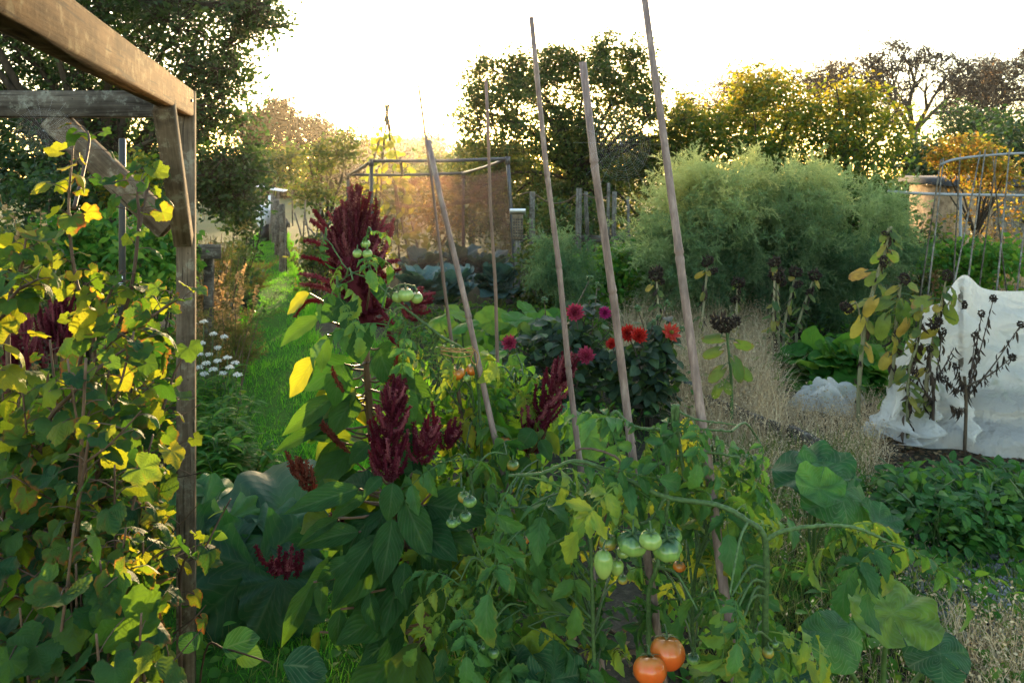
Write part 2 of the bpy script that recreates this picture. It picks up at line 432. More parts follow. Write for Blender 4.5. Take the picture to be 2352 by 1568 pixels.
def tomato_leaf(seed, droop):
    rg = np.random.default_rng(seed); parts = []
    for k, t in enumerate([.22, .3, .45, .54, .7, .76, 1.0]):
        s = [.20, .1, .34, .13, .38, .30, .50][k] * rg.uniform(.85, 1.15)
        lt = lattice(ov(.24 + rg.uniform(-.03, .05), .8, 1.0), 10, 5, rg.uniform(.2, .75), rg.uniform(.3, 1.5), .05, 2, .08, 5, .5, 5)
        y = sin(droop * t) / droop; z = -(1 - cos(droop * t)) / droop
        tilt = rotx(-droop * t)
        if t < 1:
            for sd in (-1, 1):
                a = sd * rg.uniform(.8, 1.25)
                parts.append((lt, tilt @ rotz(-a) @ roty(sd * rg.uniform(-.2, .5)) @ rotx(-rg.uniform(0, .6)) * s, np.array([0, y * 1.0, z])))
        else: parts.append((lt, tilt @ rotx(-rg.uniform(0, .5)) * s, np.array([0, y, z])))
    # leaf stalk
    tt = np.linspace(0, 1, 7); c = np.stack([0 * tt, np.sin(droop * tt) / droop, -(1 - np.cos(droop * tt)) / droop], 1)
    b = MB(); b.tube(c, .011 * (1 - .6 * tt), 4, False); 
    q = np.concatenate(b.q); v = np.concatenate(b.v); parts.append(((v, np.zeros((0, 3), int), q, np.tile([0., .02], (len(v), 1))), np.eye(3), np.zeros(3)))
    return join(*parts)
TOMATO = [tomato_leaf(40 + i, d) for i, d in enumerate([.5, .9, 1.3, 1.7])]
FLORET = (np.array([[0, 0, 0], [.4, .4, 0], [0, .4, .4], [-.4, .4, 0], [0, .4, -.4], [0, 1, 0]], float), np.array([[0, 2, 1], [0, 3, 2], [0, 4, 3], [0, 1, 4], [5, 1, 2], [5, 2, 3], [5, 3, 4], [5, 4, 1]]), np.zeros((0, 4), int), np.tile([0., .5], (6, 1)))
PETAL = lattice(lambda t: .19 * sin(pi * min(1, t ** .8 * .93 + .05)) + .01, 5, 3, -.9, -.5)
def needle_spray(seed, nb=13, nn=11, L_=.34):
    """feathery asparagus frond: fine branchlets carrying thin needles"""
    rg = np.random.default_rng(seed); V, T_ = [], []
    def tri(p, d, l, w):
        sd = nrm(np.cross(d, rg.normal(size=3))); k = len(V); V.extend([p - sd * w, p + sd * w, p + d * l]); T_.append([k, k + 1, k + 2])
    tri(np.zeros(3), np.array([0, 1., 0]), 1.0, .008)
    for b in range(nb):
        t = .12 + .86 * b / nb; p = np.array([0, t, .0]); a = rg.uniform(0, 2 * pi)
        d = nrm(np.array([cos(a), rg.uniform(.5, 1.1), sin(a)])); l = L_ * (1.1 - t * .7)
        tri(p, d, l, .010)
        for k in range(nn):
            pp = p + d * l * (k + .5) / nn
            tri(pp, nrm(d * .7 + rg.normal(size=3) * .6), .085, .011)
    v = np.array(V); return v, np.array(T_), np.zeros((0, 4), int), np.stack([v[:, 0] * 0, v[:, 1]], 1)
SPRAY = [needle_spray(i) for i in range(4)]

# ================================================================ THE SETTING
GREEN = [(0, (.020, .050, .012)), (.5, (.040, .085, .020)), (1, (.075, .120, .028))]
M = {}
M['bark'] = plain_mat('bark', [(0, (.030, .022, .016)), (1, (.070, .052, .036))], .9, .2, 25, .5, .6, stretch=(1, 1, .25))
M['twig'] = plain_mat('twig', [(0, (.09, .06, .038)), (1, (.16, .11, .07))], .9, .2, 30, .3, .3)
M['tree_dark'] = leaf_mat('tree_dark', [(0, (.014, .032, .012)), (.6, (.026, .056, .018)), (1, (.050, .080, .022))], [(0, (.04, .11, .015)), (1, (.11, .20, .03))], .32, .42, .5, 0)
M['tree_mid'] = leaf_mat('tree_mid', [(0, (.020, .046, .014)), (.6, (.040, .078, .02)), (1, (.09, .10, .025))], [(0, (.08, .16, .02)), (1, (.30, .28, .04))], .38, .45, .45, 0)
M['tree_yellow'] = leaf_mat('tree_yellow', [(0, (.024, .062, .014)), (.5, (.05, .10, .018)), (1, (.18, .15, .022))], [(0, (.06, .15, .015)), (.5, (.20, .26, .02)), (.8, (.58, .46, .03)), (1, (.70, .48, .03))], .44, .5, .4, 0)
M['tree_orange'] = leaf_mat('tree_orange', [(0, (.06, .09, .02)), (.5, (.20, .15, .025)), (1, (.24, .09, .02))], [(0, (.30, .32, .03)), (1, (.5, .24, .04))], .5, .5, .4, 0)
M['tree_far'] = leaf_mat('tree_far', [(0, (.016, .015, .007)), (1, (.034, .024, .009))], [(0, (.05, .035, .008)), (1, (.13, .065, .012))], .36, .6, .3, 0)
M['tree_brown'] = leaf_mat('tree_brown', [(0, (.05, .036, .022)), (1, (.10, .065, .035))], [(0, (.16, .10, .05)), (1, (.3, .19, .09))], .35, .6, .3, 0)
M['grass'] = leaf_mat('grass', [(0, (.022, .15, .010)), (.6, (.050, .25, .018)), (1, (.13, .30, .035))], [(0, (.10, .46, .015)), (1, (.28, .62, .03))], .45, .6, .12, 0, blotch=.2)
M['grass_dull'] = leaf_mat('grass_dull', [(0, (.022, .065, .014)), (.6, (.050, .11, .024)), (1, (.20, .18, .06))], [(0, (.09, .22, .02)), (1, (.42, .42, .08))], .42, .5, .3, 0)
M['dry_grass'] = leaf_mat('dry_grass', [(0, (.17, .12, .065)), (.5, (.44, .33, .19)), (1, (.60, .50, .33))], [(0, (.35, .23, .11)), (1, (.75, .58, .34))], .4, .6, .3, 0, blotch=.2)
M['weed'] = leaf_mat('weed', [(0, (.020, .085, .012)), (.6, (.042, .15, .018)), (1, (.10, .19, .022))], [(0, (.08, .26, .02)), (1, (.32, .46, .04))], .42, .52, .28, 0)
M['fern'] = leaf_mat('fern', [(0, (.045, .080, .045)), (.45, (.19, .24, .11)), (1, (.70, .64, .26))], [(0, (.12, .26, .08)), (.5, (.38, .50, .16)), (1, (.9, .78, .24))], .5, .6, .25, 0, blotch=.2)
M['stem_green'] = plain_mat('stem_green', [(0, (.035, .075, .02)), (1, (.07, .12, .03))], .5, .4, 40, .25, .2)
M['wood'] = wood_mat('wood', (.070, .050, .033), (.20, .150, .105), (.24, .22, .16))
M['wood_y'] = wood_mat('wood_y', (.040, .022, .010), (.15, .088, .042), (.21, .165, .095), axis=1)
M['wood_x'] = wood_mat('wood_x', (.045, .037, .030), (.125, .105, .085), (.22, .21, .17), axis=0)
M['wood_grey'] = wood_mat('wood_grey', (.08, .068, .057), (.21, .185, .155), (.25, .25, .21))

def thing_at(name, x, y, label, cat, group=None): return thing(name, (x, y, 0), label, cat, group)

# soil: one sheet to the horizon, with a low far rise
def soil_mat():
    m = NT('soil'); n1 = m.noise(1.3, 5); n2 = m.noise(26, 5, None, .7); n3 = m.noise(.35, 3)
    c = m.ramp(n2, [(.3, (.018, .013, .009)), (.55, (.045, .033, .022)), (.75, (.10, .078, .055))])
    c = m.mix(m.math('MULTIPLY', n1, .35), c, (.030, .050, .018))
    x = m.n('ShaderNodeSeparateXYZ'); m.l(m.obj(), x.inputs[0])
    far = m.n('ShaderNodeMapRange'); m.l(x.outputs[1], far.inputs[0]); far.inputs[1].default_value = 9; far.inputs[2].default_value = 16
    c = m.mix(far.outputs[0], c, m.mix(n3, (.045, .075, .022), (.10, .09, .035)))
    return m.done(m.pbr(c, .95, .15, m.bump(n2, .9, .02)))
M['soil'] = soil_mat()
g = MB()
ys = np.concatenate([np.linspace(-12, 12, 121), np.geomspace(12.6, 900, 26)]); xs = np.concatenate([-np.geomspace(700, 6.3, 20), np.linspace(-6, 6, 81), np.geomspace(6.3, 700, 20)])
YY, XX = np.meshgrid(ys, xs, indexing='ij')
near = np.clip((12 - np.abs(YY)) / 4, 0, 1) * np.clip((8 - np.abs(XX)) / 2, 0, 1)
ZZ = near * .03 * (np.sin(XX * 5.1 + 1.3 * np.sin(YY * 3.3)) * np.sin(YY * 4.7 + XX) - 1.0) * 0.5
g.grid(np.stack([XX, YY, ZZ], -1), flip=True)
tag(g.build('soil', M['soil']), kind='structure')

# grass path: strip running away to the left
def path_c(y): return -1.24 - .305 * (y - 4.3)
def turf_mat():
    m = NT('turf'); n = m.noise(40, 4); c = m.ramp(n, [(.3, (.014, .060, .007)), (.7, (.030, .14, .014))])
    c = m.mix(m.math('MULTIPLY', m.noise(2.5, 3), .4), c, (.09, .10, .03))
    return m.done(m.pbr(c, .95, .02, m.bump(n, .8, .02)))
M['turf'] = turf_mat()
g = MB(); yy = np.linspace(1.4, 34, 80); uu = np.linspace(-1, 1, 12)
hw = np.where(yy < 5, .40 + .1 * (5 - yy), .38)
V = np.stack([path_c(yy)[:, None] + hw[:, None] * uu[None] + .05 * np.sin(yy * 2.1)[:, None], np.tile(yy[:, None], (1, 12)), np.full((80, 12), .012) + .02 * (1 - uu[None] ** 2) * np.ones((80, 1))], -1)
g.grid(V, flip=True)
tag(g.build('grass_path', M['turf']), kind='structure')
g = MB(); n = 42000
y = 1.6 + 20 * R(0, 1, n) ** 2.0; hwn = np.where(y < 5, .42 + .1 * (5 - y), .40)
x = path_c(y) + hwn * R(-1.12, 1.12, n) + .05 * np.sin(y * 2.1)
edge = np.clip((np.abs(x - path_c(y)) / hwn - .75) * 3, 0, 1)
patch = .5 + .5 * np.sin(x * 6 + np.sin(y * 2.3) * 2) * np.sin(y * 3.1)
g.blades(np.stack([x, y, np.full(n, .005)], 1), (.035 + .045 * patch + .13 * edge * R(.2, 1, n)) * R(.6, 1.4, n), .0035 + .0004 * y, R(0, 2 * pi, n), R(.2, 1.5, n), 2, rnd=np.clip(.45 * patch + R(0, .5, n), 0, 1))
# long tufts along the right side of the path
for cx, cy, k in [(-.83, 5.2, 900), (-.95, 4.6, 900), (-1.0, 5.7, 700), (-.75, 4.0, 900), (-1.3, 3.4, 500), (-1.35, 7.2, 500), (-.9, 3.4, 700)]:
    p = rng.normal(size=(k, 2)) * [.13, .18] + [cx, cy]
    g.blades(np.column_stack([p, np.zeros(k)]), R(.1, .26, k), .005, R(0, 2 * pi, k), R(.5, 1.8, k), 3)
tag(g.build('path_grass', M['grass'], None), 'short green lawn grass of the path between the plots', 'grass', kind='stuff')

# ---------------------------------------------------------------- trees
def crown_pts(ells, per, spread):
    """leaf centres gathered in clumps inside ellipsoids; returns clump centres and leaf centres"""
    cl = []
    for (c, r, k) in ells:
        d = sph(k) * (R(.15, 1.0, (k, 1)) ** .55)
        d *= 1 + .16 * np.sin(d[:, :1] * 7 + c[0]) * np.cos(d[:, 2:] * 6)
        cl.append(np.asarray(c) + d * np.asarray(r))
    cl = np.vstack(cl); n = len(cl)
    sz = spread * R(.6, 1.35, n)
    gs = rng.normal(size=(n * per, 3)); gs *= np.minimum(1, 1.7 / np.linalg.norm(gs, axis=1, keepdims=True))
    lp = np.repeat(cl, per, 0) + gs * np.repeat(sz, per)[:, None] * [1, 1, .75]
    return cl, lp
def leafy_tree(name, label, cat, base, ells, per, spread, leaf, mat, trunk_r, group=None, tpl=SMALL, limbs=26, fork=.45, twigs=True, zyel=None, skirt=0, shoots=()):
    base = np.asarray(base, float); t = thing(name, base, label, cat, group)
    if skirt: 
        zc = min(e[0][2] for e in ells); mx = np.mean([e[0] for e in ells], 0); wx = np.max([abs(e[0][0] - mx[0]) + e[1][0] for e in ells])
        ells = list(ells) + [((mx[0], mx[1] - .2, zc * .5), (wx * .9, .8, zc * .55), skirt)]
    cl, lp = crown_pts(ells, per, spread)
    top = max(e[0][2] for e in ells); mid = np.mean([e[0] for e in ells], 0)
    w = MB(); hub = np.array([base[0] * .6 + mid[0] * .4, base[1] * .6 + mid[1] * .4, base[2] + (top - base[2]) * fork])
    w.tube(curve([base - [0, 0, .1], base * .5 + hub * .5 + [trunk_r * .6, 0, 0], hub], 10), [trunk_r * 1.25, trunk_r, trunk_r * .75], 9)
    ids = rng.choice(len(cl), min(limbs, len(cl)), replace=False)
    mids = []
    for i in ids:
        e = cl[i]; m_ = hub * .45 + e * .55 + rng.normal(size=3) * .09 * np.linalg.norm(e - hub) + [0, 0, .06 * np.linalg.norm(e - hub)]
        c = curve([hub - [0, 0, R(0, .25) * (hub[2] - base[2])], m_, e], 9); mids.append(c[3:])
        w.tube(c, [trunk_r * .42, trunk_r * .2, trunk_r * .05], 5)
    mids = np.vstack(mids)
    if twigs:
        rest = cl; nn = np.argmin(((rest[:, None] - mids[None]) ** 2).sum(-1), 1)
        w.segs(mids[nn], rest, trunk_r * .07, trunk_r * .03)
        k = min(len(lp), len(cl) * 7); sel = rng.choice(len(lp), k, replace=False)
        w.segs(np.repeat(cl, per, 0)[sel], lp[sel], trunk_r * .03, trunk_r * .012)
    for (sx, s0, s1, sz, lean) in shoots:                              # single twigs standing clear of the crown
        q = curve([P(sx, s0, sz), P(sx + lean * .4, (s0 + s1) / 2, sz), P(sx + lean, s1, sz)], 12); w.tube(q, [.012, .004], 4, False); k = int(14 + abs(s1 - s0) * .28 + abs(lean) * .3); tt = R(0, 1, k)
        lp = np.vstack([lp, np.stack([np.interp(tt, np.linspace(0, 1, 12), q[:, m_]) for m_ in range(3)], 1) + sph(k) * leaf * R(.2, 1.0, (k, 1))])
    w.build('trunk', M['bark'], t)
    c = MB(); n = len(lp)
    d = nrm(sph(n) * [1, 1, .6] + [0, 0, -.35]); nn_ = nrm(sph(n) + [0, 0, .9])
    rnd = rng.random(n)
    if zyel is not None: rnd = np.clip(rnd * .6 - .10 + .5 * (lp[:, 2] - zyel[0]) / (zyel[1] - zyel[0]), 0, 1)  # leaves yellower with height: the sunlit top is put into their colour
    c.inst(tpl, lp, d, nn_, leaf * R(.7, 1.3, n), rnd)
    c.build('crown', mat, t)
    return t
def E(x, y, Z, rx, ry, rz, k):
    """ellipsoid centred at picture place x,y at distance Z; rx, rz in picture units"""
    return (P(x, y, Z), (rx / FPX * Z, ry, rz / FPX * Z), k)

# big tree on the left, behind the timber frame
leafy_tree('apple_tree', 'big dark leafy tree behind the timber frame, its branches reaching into the white sky', 'tree', (-4.7, 8.6, 0),
    [E(150, -30, 8.2, 330, 1.3, 190, 170), E(430, 60, 8.0, 150, .8, 130, 58), E(470, 330, 8.2, 100, .7, 170, 95), E(560, 40, 7.9, 70, .4, 40, 16), E(500, 170, 8, 70, .5, 60, 28), E(600, 30, 7.8, 75, .3, 40, 16), E(215, 250, 8.6, 230, 1.0, 150, 90), E(60, 120, 8.4, 180, 1., 120, 60), E(530, 420, 8.3, 70, .5, 90, 40), E(60, 330, 8.6, 210, .7, 110, 80), E(330, 400, 8.8, 130, .7, 110, 60), E(300, 30, 8, 160, 1, 110, 50)],
    60, .165, .055, M['tree_dark'], .16, limbs=40, fork=.42, shoots=[(560, 70, 50, 7.9, 130), (560, 40, 20, 7.9, 95), (520, 130, 150, 8, 70), (500, 190, 215, 8, 65), (540, 60, 105, 8, 75), (540, 20, -10, 7.9, 110), (510, 250, 275, 8, 60), (560, 330, 330, 8.2, 55), (570, 390, 395, 8.2, 55), (480, 150, 120, 8, 70), (600, 45, 65, 7.9, 70)])
# trees in the middle, right of the sun
leafy_tree('apple_tree', 'tall leafy tree right of the sun with ragged upright shoots on top', 'tree', (1.55, 16.3, 0),
    [E(1230, 290, 16, 150, 1.3, 120, 110), E(1400, 300, 16, 150, 1.3, 130, 120), E(1190, 190, 16, 90, .8, 60, 34), E(1370, 170, 16, 90, .8, 50, 30), E(1290, 150, 16, 50, .5, 40, 9), E(1520, 330, 16, 100, 1, 90, 55), E(1480, 215, 16, 60, .5, 70, 20), E(1440, 150, 16, 22, .3, 45, 9), E(1310, 130, 16, 22, .3, 40, 8), E(1375, 130, 16, 20, .3, 45, 8), E(1250, 150, 16, 26, .3, 40, 8), E(1200, 135, 16, 20, .3, 30, 6), E(1110, 370, 15.8, 80, .8, 60, 30), E(1100, 250, 16, 50, .6, 70, 26), E(1130, 160, 16, 60, .5, 40, 14), E(1090, 190, 16, 30, .3, 30, 5), E(1470, 130, 16, 16, .3, 40, 6), E(1395, 110, 16, 16, .3, 40, 6)],
    80, .175, .078, M['tree_mid'], .13, limbs=34, skirt=150, shoots=[(x, 190, y, 16, l) for x, y, l in [(1078, 150, -14), (1100, 128, 6), (1135, 120, -8), (1168, 118, 10), (1200, 112, -6), (1238, 118, 8), (1262, 108, -4), (1290, 96, 6), (1318, 104, -8), (1340, 92, 4), (1368, 98, 10), (1392, 96, -2), (1420, 104, 8), (1448, 112, -6), (1470, 120, 12), (1496, 140, 8), (1520, 170, 14), (1545, 215, 16)]])
leafy_tree('hawthorn_tree', 'sparse small tree straight under the sun, its twigs against the glare', 'tree', (-1.0, 19.5, 0),
    [E(1075, 300, 19.5, 55, .8, 60, 12), E(1090, 390, 19, 60, .8, 50, 22)], 20, .22, .09, M['tree_mid'], .07, limbs=14)
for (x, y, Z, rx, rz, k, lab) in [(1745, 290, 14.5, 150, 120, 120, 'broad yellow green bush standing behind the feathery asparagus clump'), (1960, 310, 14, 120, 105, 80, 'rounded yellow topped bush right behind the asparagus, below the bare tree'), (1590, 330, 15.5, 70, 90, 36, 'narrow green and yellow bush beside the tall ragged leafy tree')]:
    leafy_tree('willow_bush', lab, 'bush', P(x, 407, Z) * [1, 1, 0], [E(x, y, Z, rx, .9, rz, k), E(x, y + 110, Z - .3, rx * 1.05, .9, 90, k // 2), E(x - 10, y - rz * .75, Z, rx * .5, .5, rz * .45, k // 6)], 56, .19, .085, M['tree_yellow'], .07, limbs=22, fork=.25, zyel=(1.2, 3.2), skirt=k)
leafy_tree('smoke_bush', 'small orange and yellow autumn bush over the shed roof', 'bush', P(2230, 407, 12.6) * [1, 1, 0],
    [E(2215, 355, 12.6, 75, .5, 45, 46), E(2290, 390, 12.6, 50, .4, 40, 24)], 32, .12, .075, M['tree_orange'], .05, limbs=16, fork=.4, skirt=30)
for (x, y, Z, rx, rz, k, lab) in [(2240, 285, 34, 95, 38, 55, 'dark rounded evergreen hedge tree low on the right horizon'), (2330, 330, 26, 80, 60, 50, 'green hedge bush at the right edge behind the shed'), (2110, 365, 24, 80, 45, 50, 'dull green hedge bush below the bare tree on the right')]:
    leafy_tree('hedge_bush', lab, 'bush', P(x, 407, Z) * [1, 1, 0], [E(x, y, Z, rx, 1.5, rz, k), E(x, y + 60, Z, rx * 1.1, 1.5, 55, k // 2)], 42, .36, .17, M['tree_dark'], .12, limbs=16, fork=.3, skirt=40)
leafy_tree('hedge_bush', 'long dark field hedge closing the gaps under the middle trees', 'hedge', P(1320, 407, 25) * [1, 1, 0], [E(1150, 385, 25, 130, 1, 45, 60), E(1350, 370, 25, 140, 1, 55, 70), E(1520, 365, 25, 120, 1, 60, 60), E(1010, 400, 25, 70, 1, 35, 30)], 48, .30, .15, M['tree_mid'], .10, limbs=26, fork=.3, skirt=120)
# golden hazy trees far left of the sun and the wooded hill
for (x, y, Z, rx, rz, k, lab) in [(640, 285, 62, 62, 52, 60, 'hazy golden far tree nearest the big dark tree'), (728, 312, 66, 52, 42, 45, 'hazy golden far tree with the sky glowing through it, left of the hill'), (790, 345, 60, 45, 30, 34, 'low hazy golden far shrub at the foot of the hill'), (585, 310, 58, 50, 45, 40, 'hazy golden far tree half hidden by the big dark tree'), (985, 340, 75, 60, 26, 40, 'low dark far thicket right of the wooded hill'), (1085, 355, 70, 60, 24, 36, 'low dark far thicket straight below the sun')]:
    leafy_tree('far_tree', lab, 'tree', P(x, 407, Z) * [1, 1, 0], [E(x, y, Z, rx, 2.5, rz, k), E(x, y - rz * .6, Z, rx * .5, 1.2, rz * .5, k // 4), E(x + 10, y + 70, Z, rx, 2.5, 40, k // 2)], 50, .62, .30, M['tree_far'], .22, limbs=22, fork=.3, skirt=k // 2)
g = MB(); hx, hy = np.meshgrid(np.linspace(-16, 16, 60), np.linspace(-10, 10, 24))
hz = (5.6 * np.exp(-(hx / 7.5) ** 4 * .7 - (hx / 11) ** 2 * .4) + .35 * np.sin(hx * 1.7) * np.cos(hx * .6 + hy)) * np.exp(-(hy / 6.5) ** 2)
hc = P(905, 407, 90)
g.grid(np.stack([hx + hc[0], hy + 90, hz - .05], -1), flip=True)
mm = NT('hill'); mm.done(mm.pbr(mm.ramp(mm.noise(.6, 5), [(.3, (.014, .012, .006)), (.7, (.034, .026, .011))]), .95, .1)); M['hill'] = mm.m
tag(g.build('hill', M['hill']), kind='structure')
g = MB(); n = 9000
k1, k2 = R(-15, 15, n), R(-6.5, 2, n); hz = 5.6 * np.exp(-(k1 / 7.5) ** 4 * .7 - (k1 / 11) ** 2 * .4) * np.exp(-(k2 / 6.5) ** 2)
lump = .5 + .5 * np.sin(k1 * 2.3) * np.cos(k2 * 1.9 + k1)
g.inst(SMALL, np.stack([k1 + hc[0], k2 + 90, hz + lump * R(0, 1, n) * .9], 1), sph(n), sph(n) + [0, 0, .6], R(.3, .6, n))
tag(g.build('hill_wood', M['tree_far']), 'far woodland covering the golden hill left of the sun', 'woodland', kind='stuff')

def bare_tree(label, x, ytop, Z, wide, mat_leaf=None, nleaf=0, depth=8, ysplit=.3, group=None, seed=0, lean=0., tmin=.02):
    global rng
    keep = rng; rng = np.random.default_rng(seed)
    base = P(x, HY, Z) * [1, 1, 0]; H = (HY - ytop) / FPX * Z + EYE; W = wide / FPX * Z
    t = thing('bare_tree', base, label, 'tree', group); w = MB()
    r0 = H * .030; h0 = H * ysplit
    tip = base + [lean * h0, 0, h0]
    w.tube(curve([base - [0, 0, .2], (base + tip) / 2 + [.1, 0, 0], tip], 7), [r0 * 1.3, r0, r0 * .8], 7)
    A = np.repeat(tip[None], 5, 0); az = np.linspace(0, 2 * pi, 6)[:5] + R(0, 1); D = nrm(np.stack([np.cos(az) * R(.35, 1.0, 5), np.sin(az) * .7, R(.7, 1.5, 5)], 1))
    ln = np.full(5, (H - h0) * .33); rr = np.full(5, r0 * .55); ends = []
    ctr = base + [lean * H * .7, 0, h0 + (H - h0) * .42]; rad = np.array([W, W, (H - h0) * .6])
    for lv in range(depth):
        B = A + D * ln[:, None] * R(.75, 1.15, len(A))[:, None]
        w.segs(A, B, rr, rr * .75, 5 if lv < 3 else 3); ends.append(B)
        if lv == depth - 1: break
        k = 3 if lv in (1, 3, 5) else 2
        A2 = np.repeat(B, k, 0); D2 = np.repeat(D, k, 0) + rng.normal(size=(len(A2), 3)) * (.42 if lv < 2 else .5) + [0, 0, .10]
        out = (A2 - ctr) / rad; over = np.clip(np.linalg.norm(out, axis=1) - .85, 0, 3)[:, None]
        D = nrm(nrm(D2) - over * nrm(out) * 1.3); ln = np.repeat(ln, k) * R(.62, .86, len(A2)); rr = np.repeat(rr, k) * (.66 if k == 2 else .58); rr = np.maximum(rr, tmin); A = A2
    w.build('trunk', M['bark'], t)
    if nleaf:
        e = np.vstack(ends[-3:]); sel = rng.choice(len(e), nleaf); p = e[sel] + rng.normal(size=(nleaf, 3)) * .25
        c = MB(); c.inst(SMALL, p, sph(nleaf), sph(nleaf), R(.16, .32, nleaf)); c.build('crown', mat_leaf, t)
    rng = keep
    return t
bare_tree('bare winter tree with a wide fan of black branches on the right skyline', 2095, 92, 56, 112, depth=8, ysplit=.42, seed=3, lean=.02, tmin=.032)
bare_tree('brown thinning tree leaning against the left of the bare fan shaped tree', 1970, 130, 64, 78, M['tree_brown'], 2300, 8, .25, seed=4)
bare_tree('brown rounded tree on the skyline behind the yellow bush tops', 1760, 150, 70, 110, M['tree_brown'], 500, 9, .22, seed=5)
bare_tree('low brown domed tree at the left end of the skyline row', 1630, 195, 66, 85, M['tree_brown'], 2200, 8, .2, seed=6)
bare_tree('thin brown twiggy tree above the dark evergreen hedge', 2240, 150, 66, 60, M['tree_brown'], 500, 9, .25, seed=7)
bare_tree('tall dark twiggy tree cut by the right edge of the view', 2345, 95, 60, 85, M['tree_brown'], 1200, 9, .25, seed=8)

# small trees and shrubs along the path and behind the frame
leafy_tree('pear_tree', 'small leafy fruit tree beside the path under the golden trees', 'tree', P(745, 407, 12.5) * [1, 1, 0],
    [E(745, 360, 12.5, 50, .4, 50, 26), E(720, 440, 12.3, 45, .4, 40, 18), E(800, 330, 12.6, 35, .3, 30, 10)], 30, .12, .075, M['tree_mid'], .05, limbs=14, skirt=20)
leafy_tree('elder_bush', 'grey green bush at the far end of the grass path', 'bush', P(640, 407, 24) * [1, 1, 0], [E(650, 385, 24, 60, .8, 45, 40), E(560, 400, 26, 60, .8, 55, 40)], 30, .26, .14, M['tree_mid'], .06, limbs=14, fork=.3)
for (x, y, Z, rx, rz, k, mt, lab) in [
    (300, 420, 6.6, 80, 60, 40, 'tree_yellow', 'yellow green sunlit shrub seen through the gap under the back brace'),
    (40, 400, 7.4, 150, 80, 80, 'tree_dark', 'tall dark shrub filling the left edge under the cross rail'),
    (110, 470, 6.2, 90, 80, 46, 'tree_dark', 'dark shrub at the left edge behind the tall currant shoots'),
    (210, 560, 5.4, 120, 70, 50, 'weed', 'grey green leafy shrub low behind the black pipe'),
    (360, 590, 5.2, 60, 80, 34, 'weed', 'bushy green weed thicket just left of the timber post'),
    (560, 450, 9.0, 45, 80, 38, 'tree_dark', 'dark green shrub at the left edge of the grass path'),
    (20, 620, 4.6, 90, 100, 40, 'tree_mid', 'dim leafy shrub low at the far left edge'),
    (880, 470, 14.5, 90, 70, 40, 'tree_mid', 'leafy shrub behind the netted cage left half'),
    (1010, 480, 15.5, 110, 60, 44, 'tree_yellow', 'sunlit yellow shrub glowing through the cage netting'),
    (1260, 600, 9.0, 85, 50, 50, 'tree_mid', 'low green shrub right of the netted cage'),
    (1400, 620, 8.2, 80, 45, 40, 'weed', 'dark leafy potato like clump before the small asparagus'),
    (725, 590, 11, 40, 45, 22, 'tree_mid', 'low straggly shrub at the foot of the plank fence'),
    (1300, 500, 12.5, 90, 55, 44, 'tree_mid', 'leafy shrub among the rope fence posts'),
    (2230, 600, 8.4, 130, 45, 60, 'weed', 'green weed clump growing between the bean frame canes'),
    (2120, 560, 9.5, 50, 90, 34, 'tree_mid', 'tall green weed clump between the asparagus and the bean frame')]:
    gz = P(x, 407, Z) * [1, 1, 0]; zc = P(x, y, Z)[2]
    leafy_tree('shrub', lab, 'shrub', gz, [E(x, y, Z, rx, .3, rz, k), ((gz[0], Z, zc * .45), (rx / FPX * Z * .9, .3, zc * .45), k // 2)], 30, .075 + .004 * Z, .045 + .0022 * Z, M[mt], .025, limbs=12, fork=.3, tpl=OVATE if mt == 'weed' else SMALL)

# ================================================================ THE MIDDLE GROUND
# ---------------------------------------------------------------- asparagus
def asparagus(label, ells, base_pts, n, size, name='asparagus_clump'):
    b0 = np.mean(base_pts, 0); t = thing(name, b0 * [1, 1, 0], label, 'asparagus')
    f, st = MB(), MB(); ctr = np.mean([e[0] for e in ells], 0)
    cnt = np.array([e[2] for e in ells], float); cnt = np.maximum(4, (cnt / cnt.sum() * n / 13).astype(int))
    for (c, r, _), k in zip(ells, cnt):
        u = sph(k); e_ = c + u * np.asarray(r) * R(.5, 1.06, (k, 1)) ** .6
        for e in e_:
            if e[2] < .15: continue
            bp = base_pts[int(np.argmin([abs(q[0] - e[0]) + R(0, .4) for q in base_pts]))] + [R(-.25, .25), R(-.2, .2), 0]
            kn = bp * .45 + e * .55 + [0, 0, .32 * e[2] * R(.6, 1.2)]; cc = curve([bp, kn, e + [0, 0, .05], e + nrm(e - bp) * .1 - [0, 0, .06]], 18)
            if R(0, 1) < .35: st.tube(cc[:14], [.008, .005, .003], 4, False)
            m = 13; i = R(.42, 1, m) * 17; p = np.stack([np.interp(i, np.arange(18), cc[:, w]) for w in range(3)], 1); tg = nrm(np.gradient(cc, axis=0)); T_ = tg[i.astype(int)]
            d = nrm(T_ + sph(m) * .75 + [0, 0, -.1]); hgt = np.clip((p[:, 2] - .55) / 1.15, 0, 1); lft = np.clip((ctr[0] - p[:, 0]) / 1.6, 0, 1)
            rnd = np.clip(-.02 + .80 * hgt ** 1.5 + .28 * lft + R(-.1, .16) + R(-.08, .14, m), 0, 1); w = rng.integers(0, 4)  # fronds tinted paler towards top and left, sunlight painted into their colour
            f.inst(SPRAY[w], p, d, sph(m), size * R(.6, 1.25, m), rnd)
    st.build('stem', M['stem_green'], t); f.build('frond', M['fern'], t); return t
asparagus('huge feathery green asparagus clump glowing pale yellow along its top', [E(1710, 545, 8.5, 230, .8, 130, 10), E(1900, 562, 8.5, 180, .8, 125, 6), E(1580, 585, 8.3, 120, .7, 110, 5), E(1790, 650, 8.5, 250, .7, 100, 6), E(1660, 448, 8.5, 130, .5, 55, 3), E(1830, 462, 8.5, 120, .5, 50, 2), E(1530, 610, 8.2, 75, .5, 60, 2)],
          [P(x, 407, 8.5) * [1, 1, 0] for x in (1560, 1640, 1720, 1800, 1880, 1960)], 3400, .36)
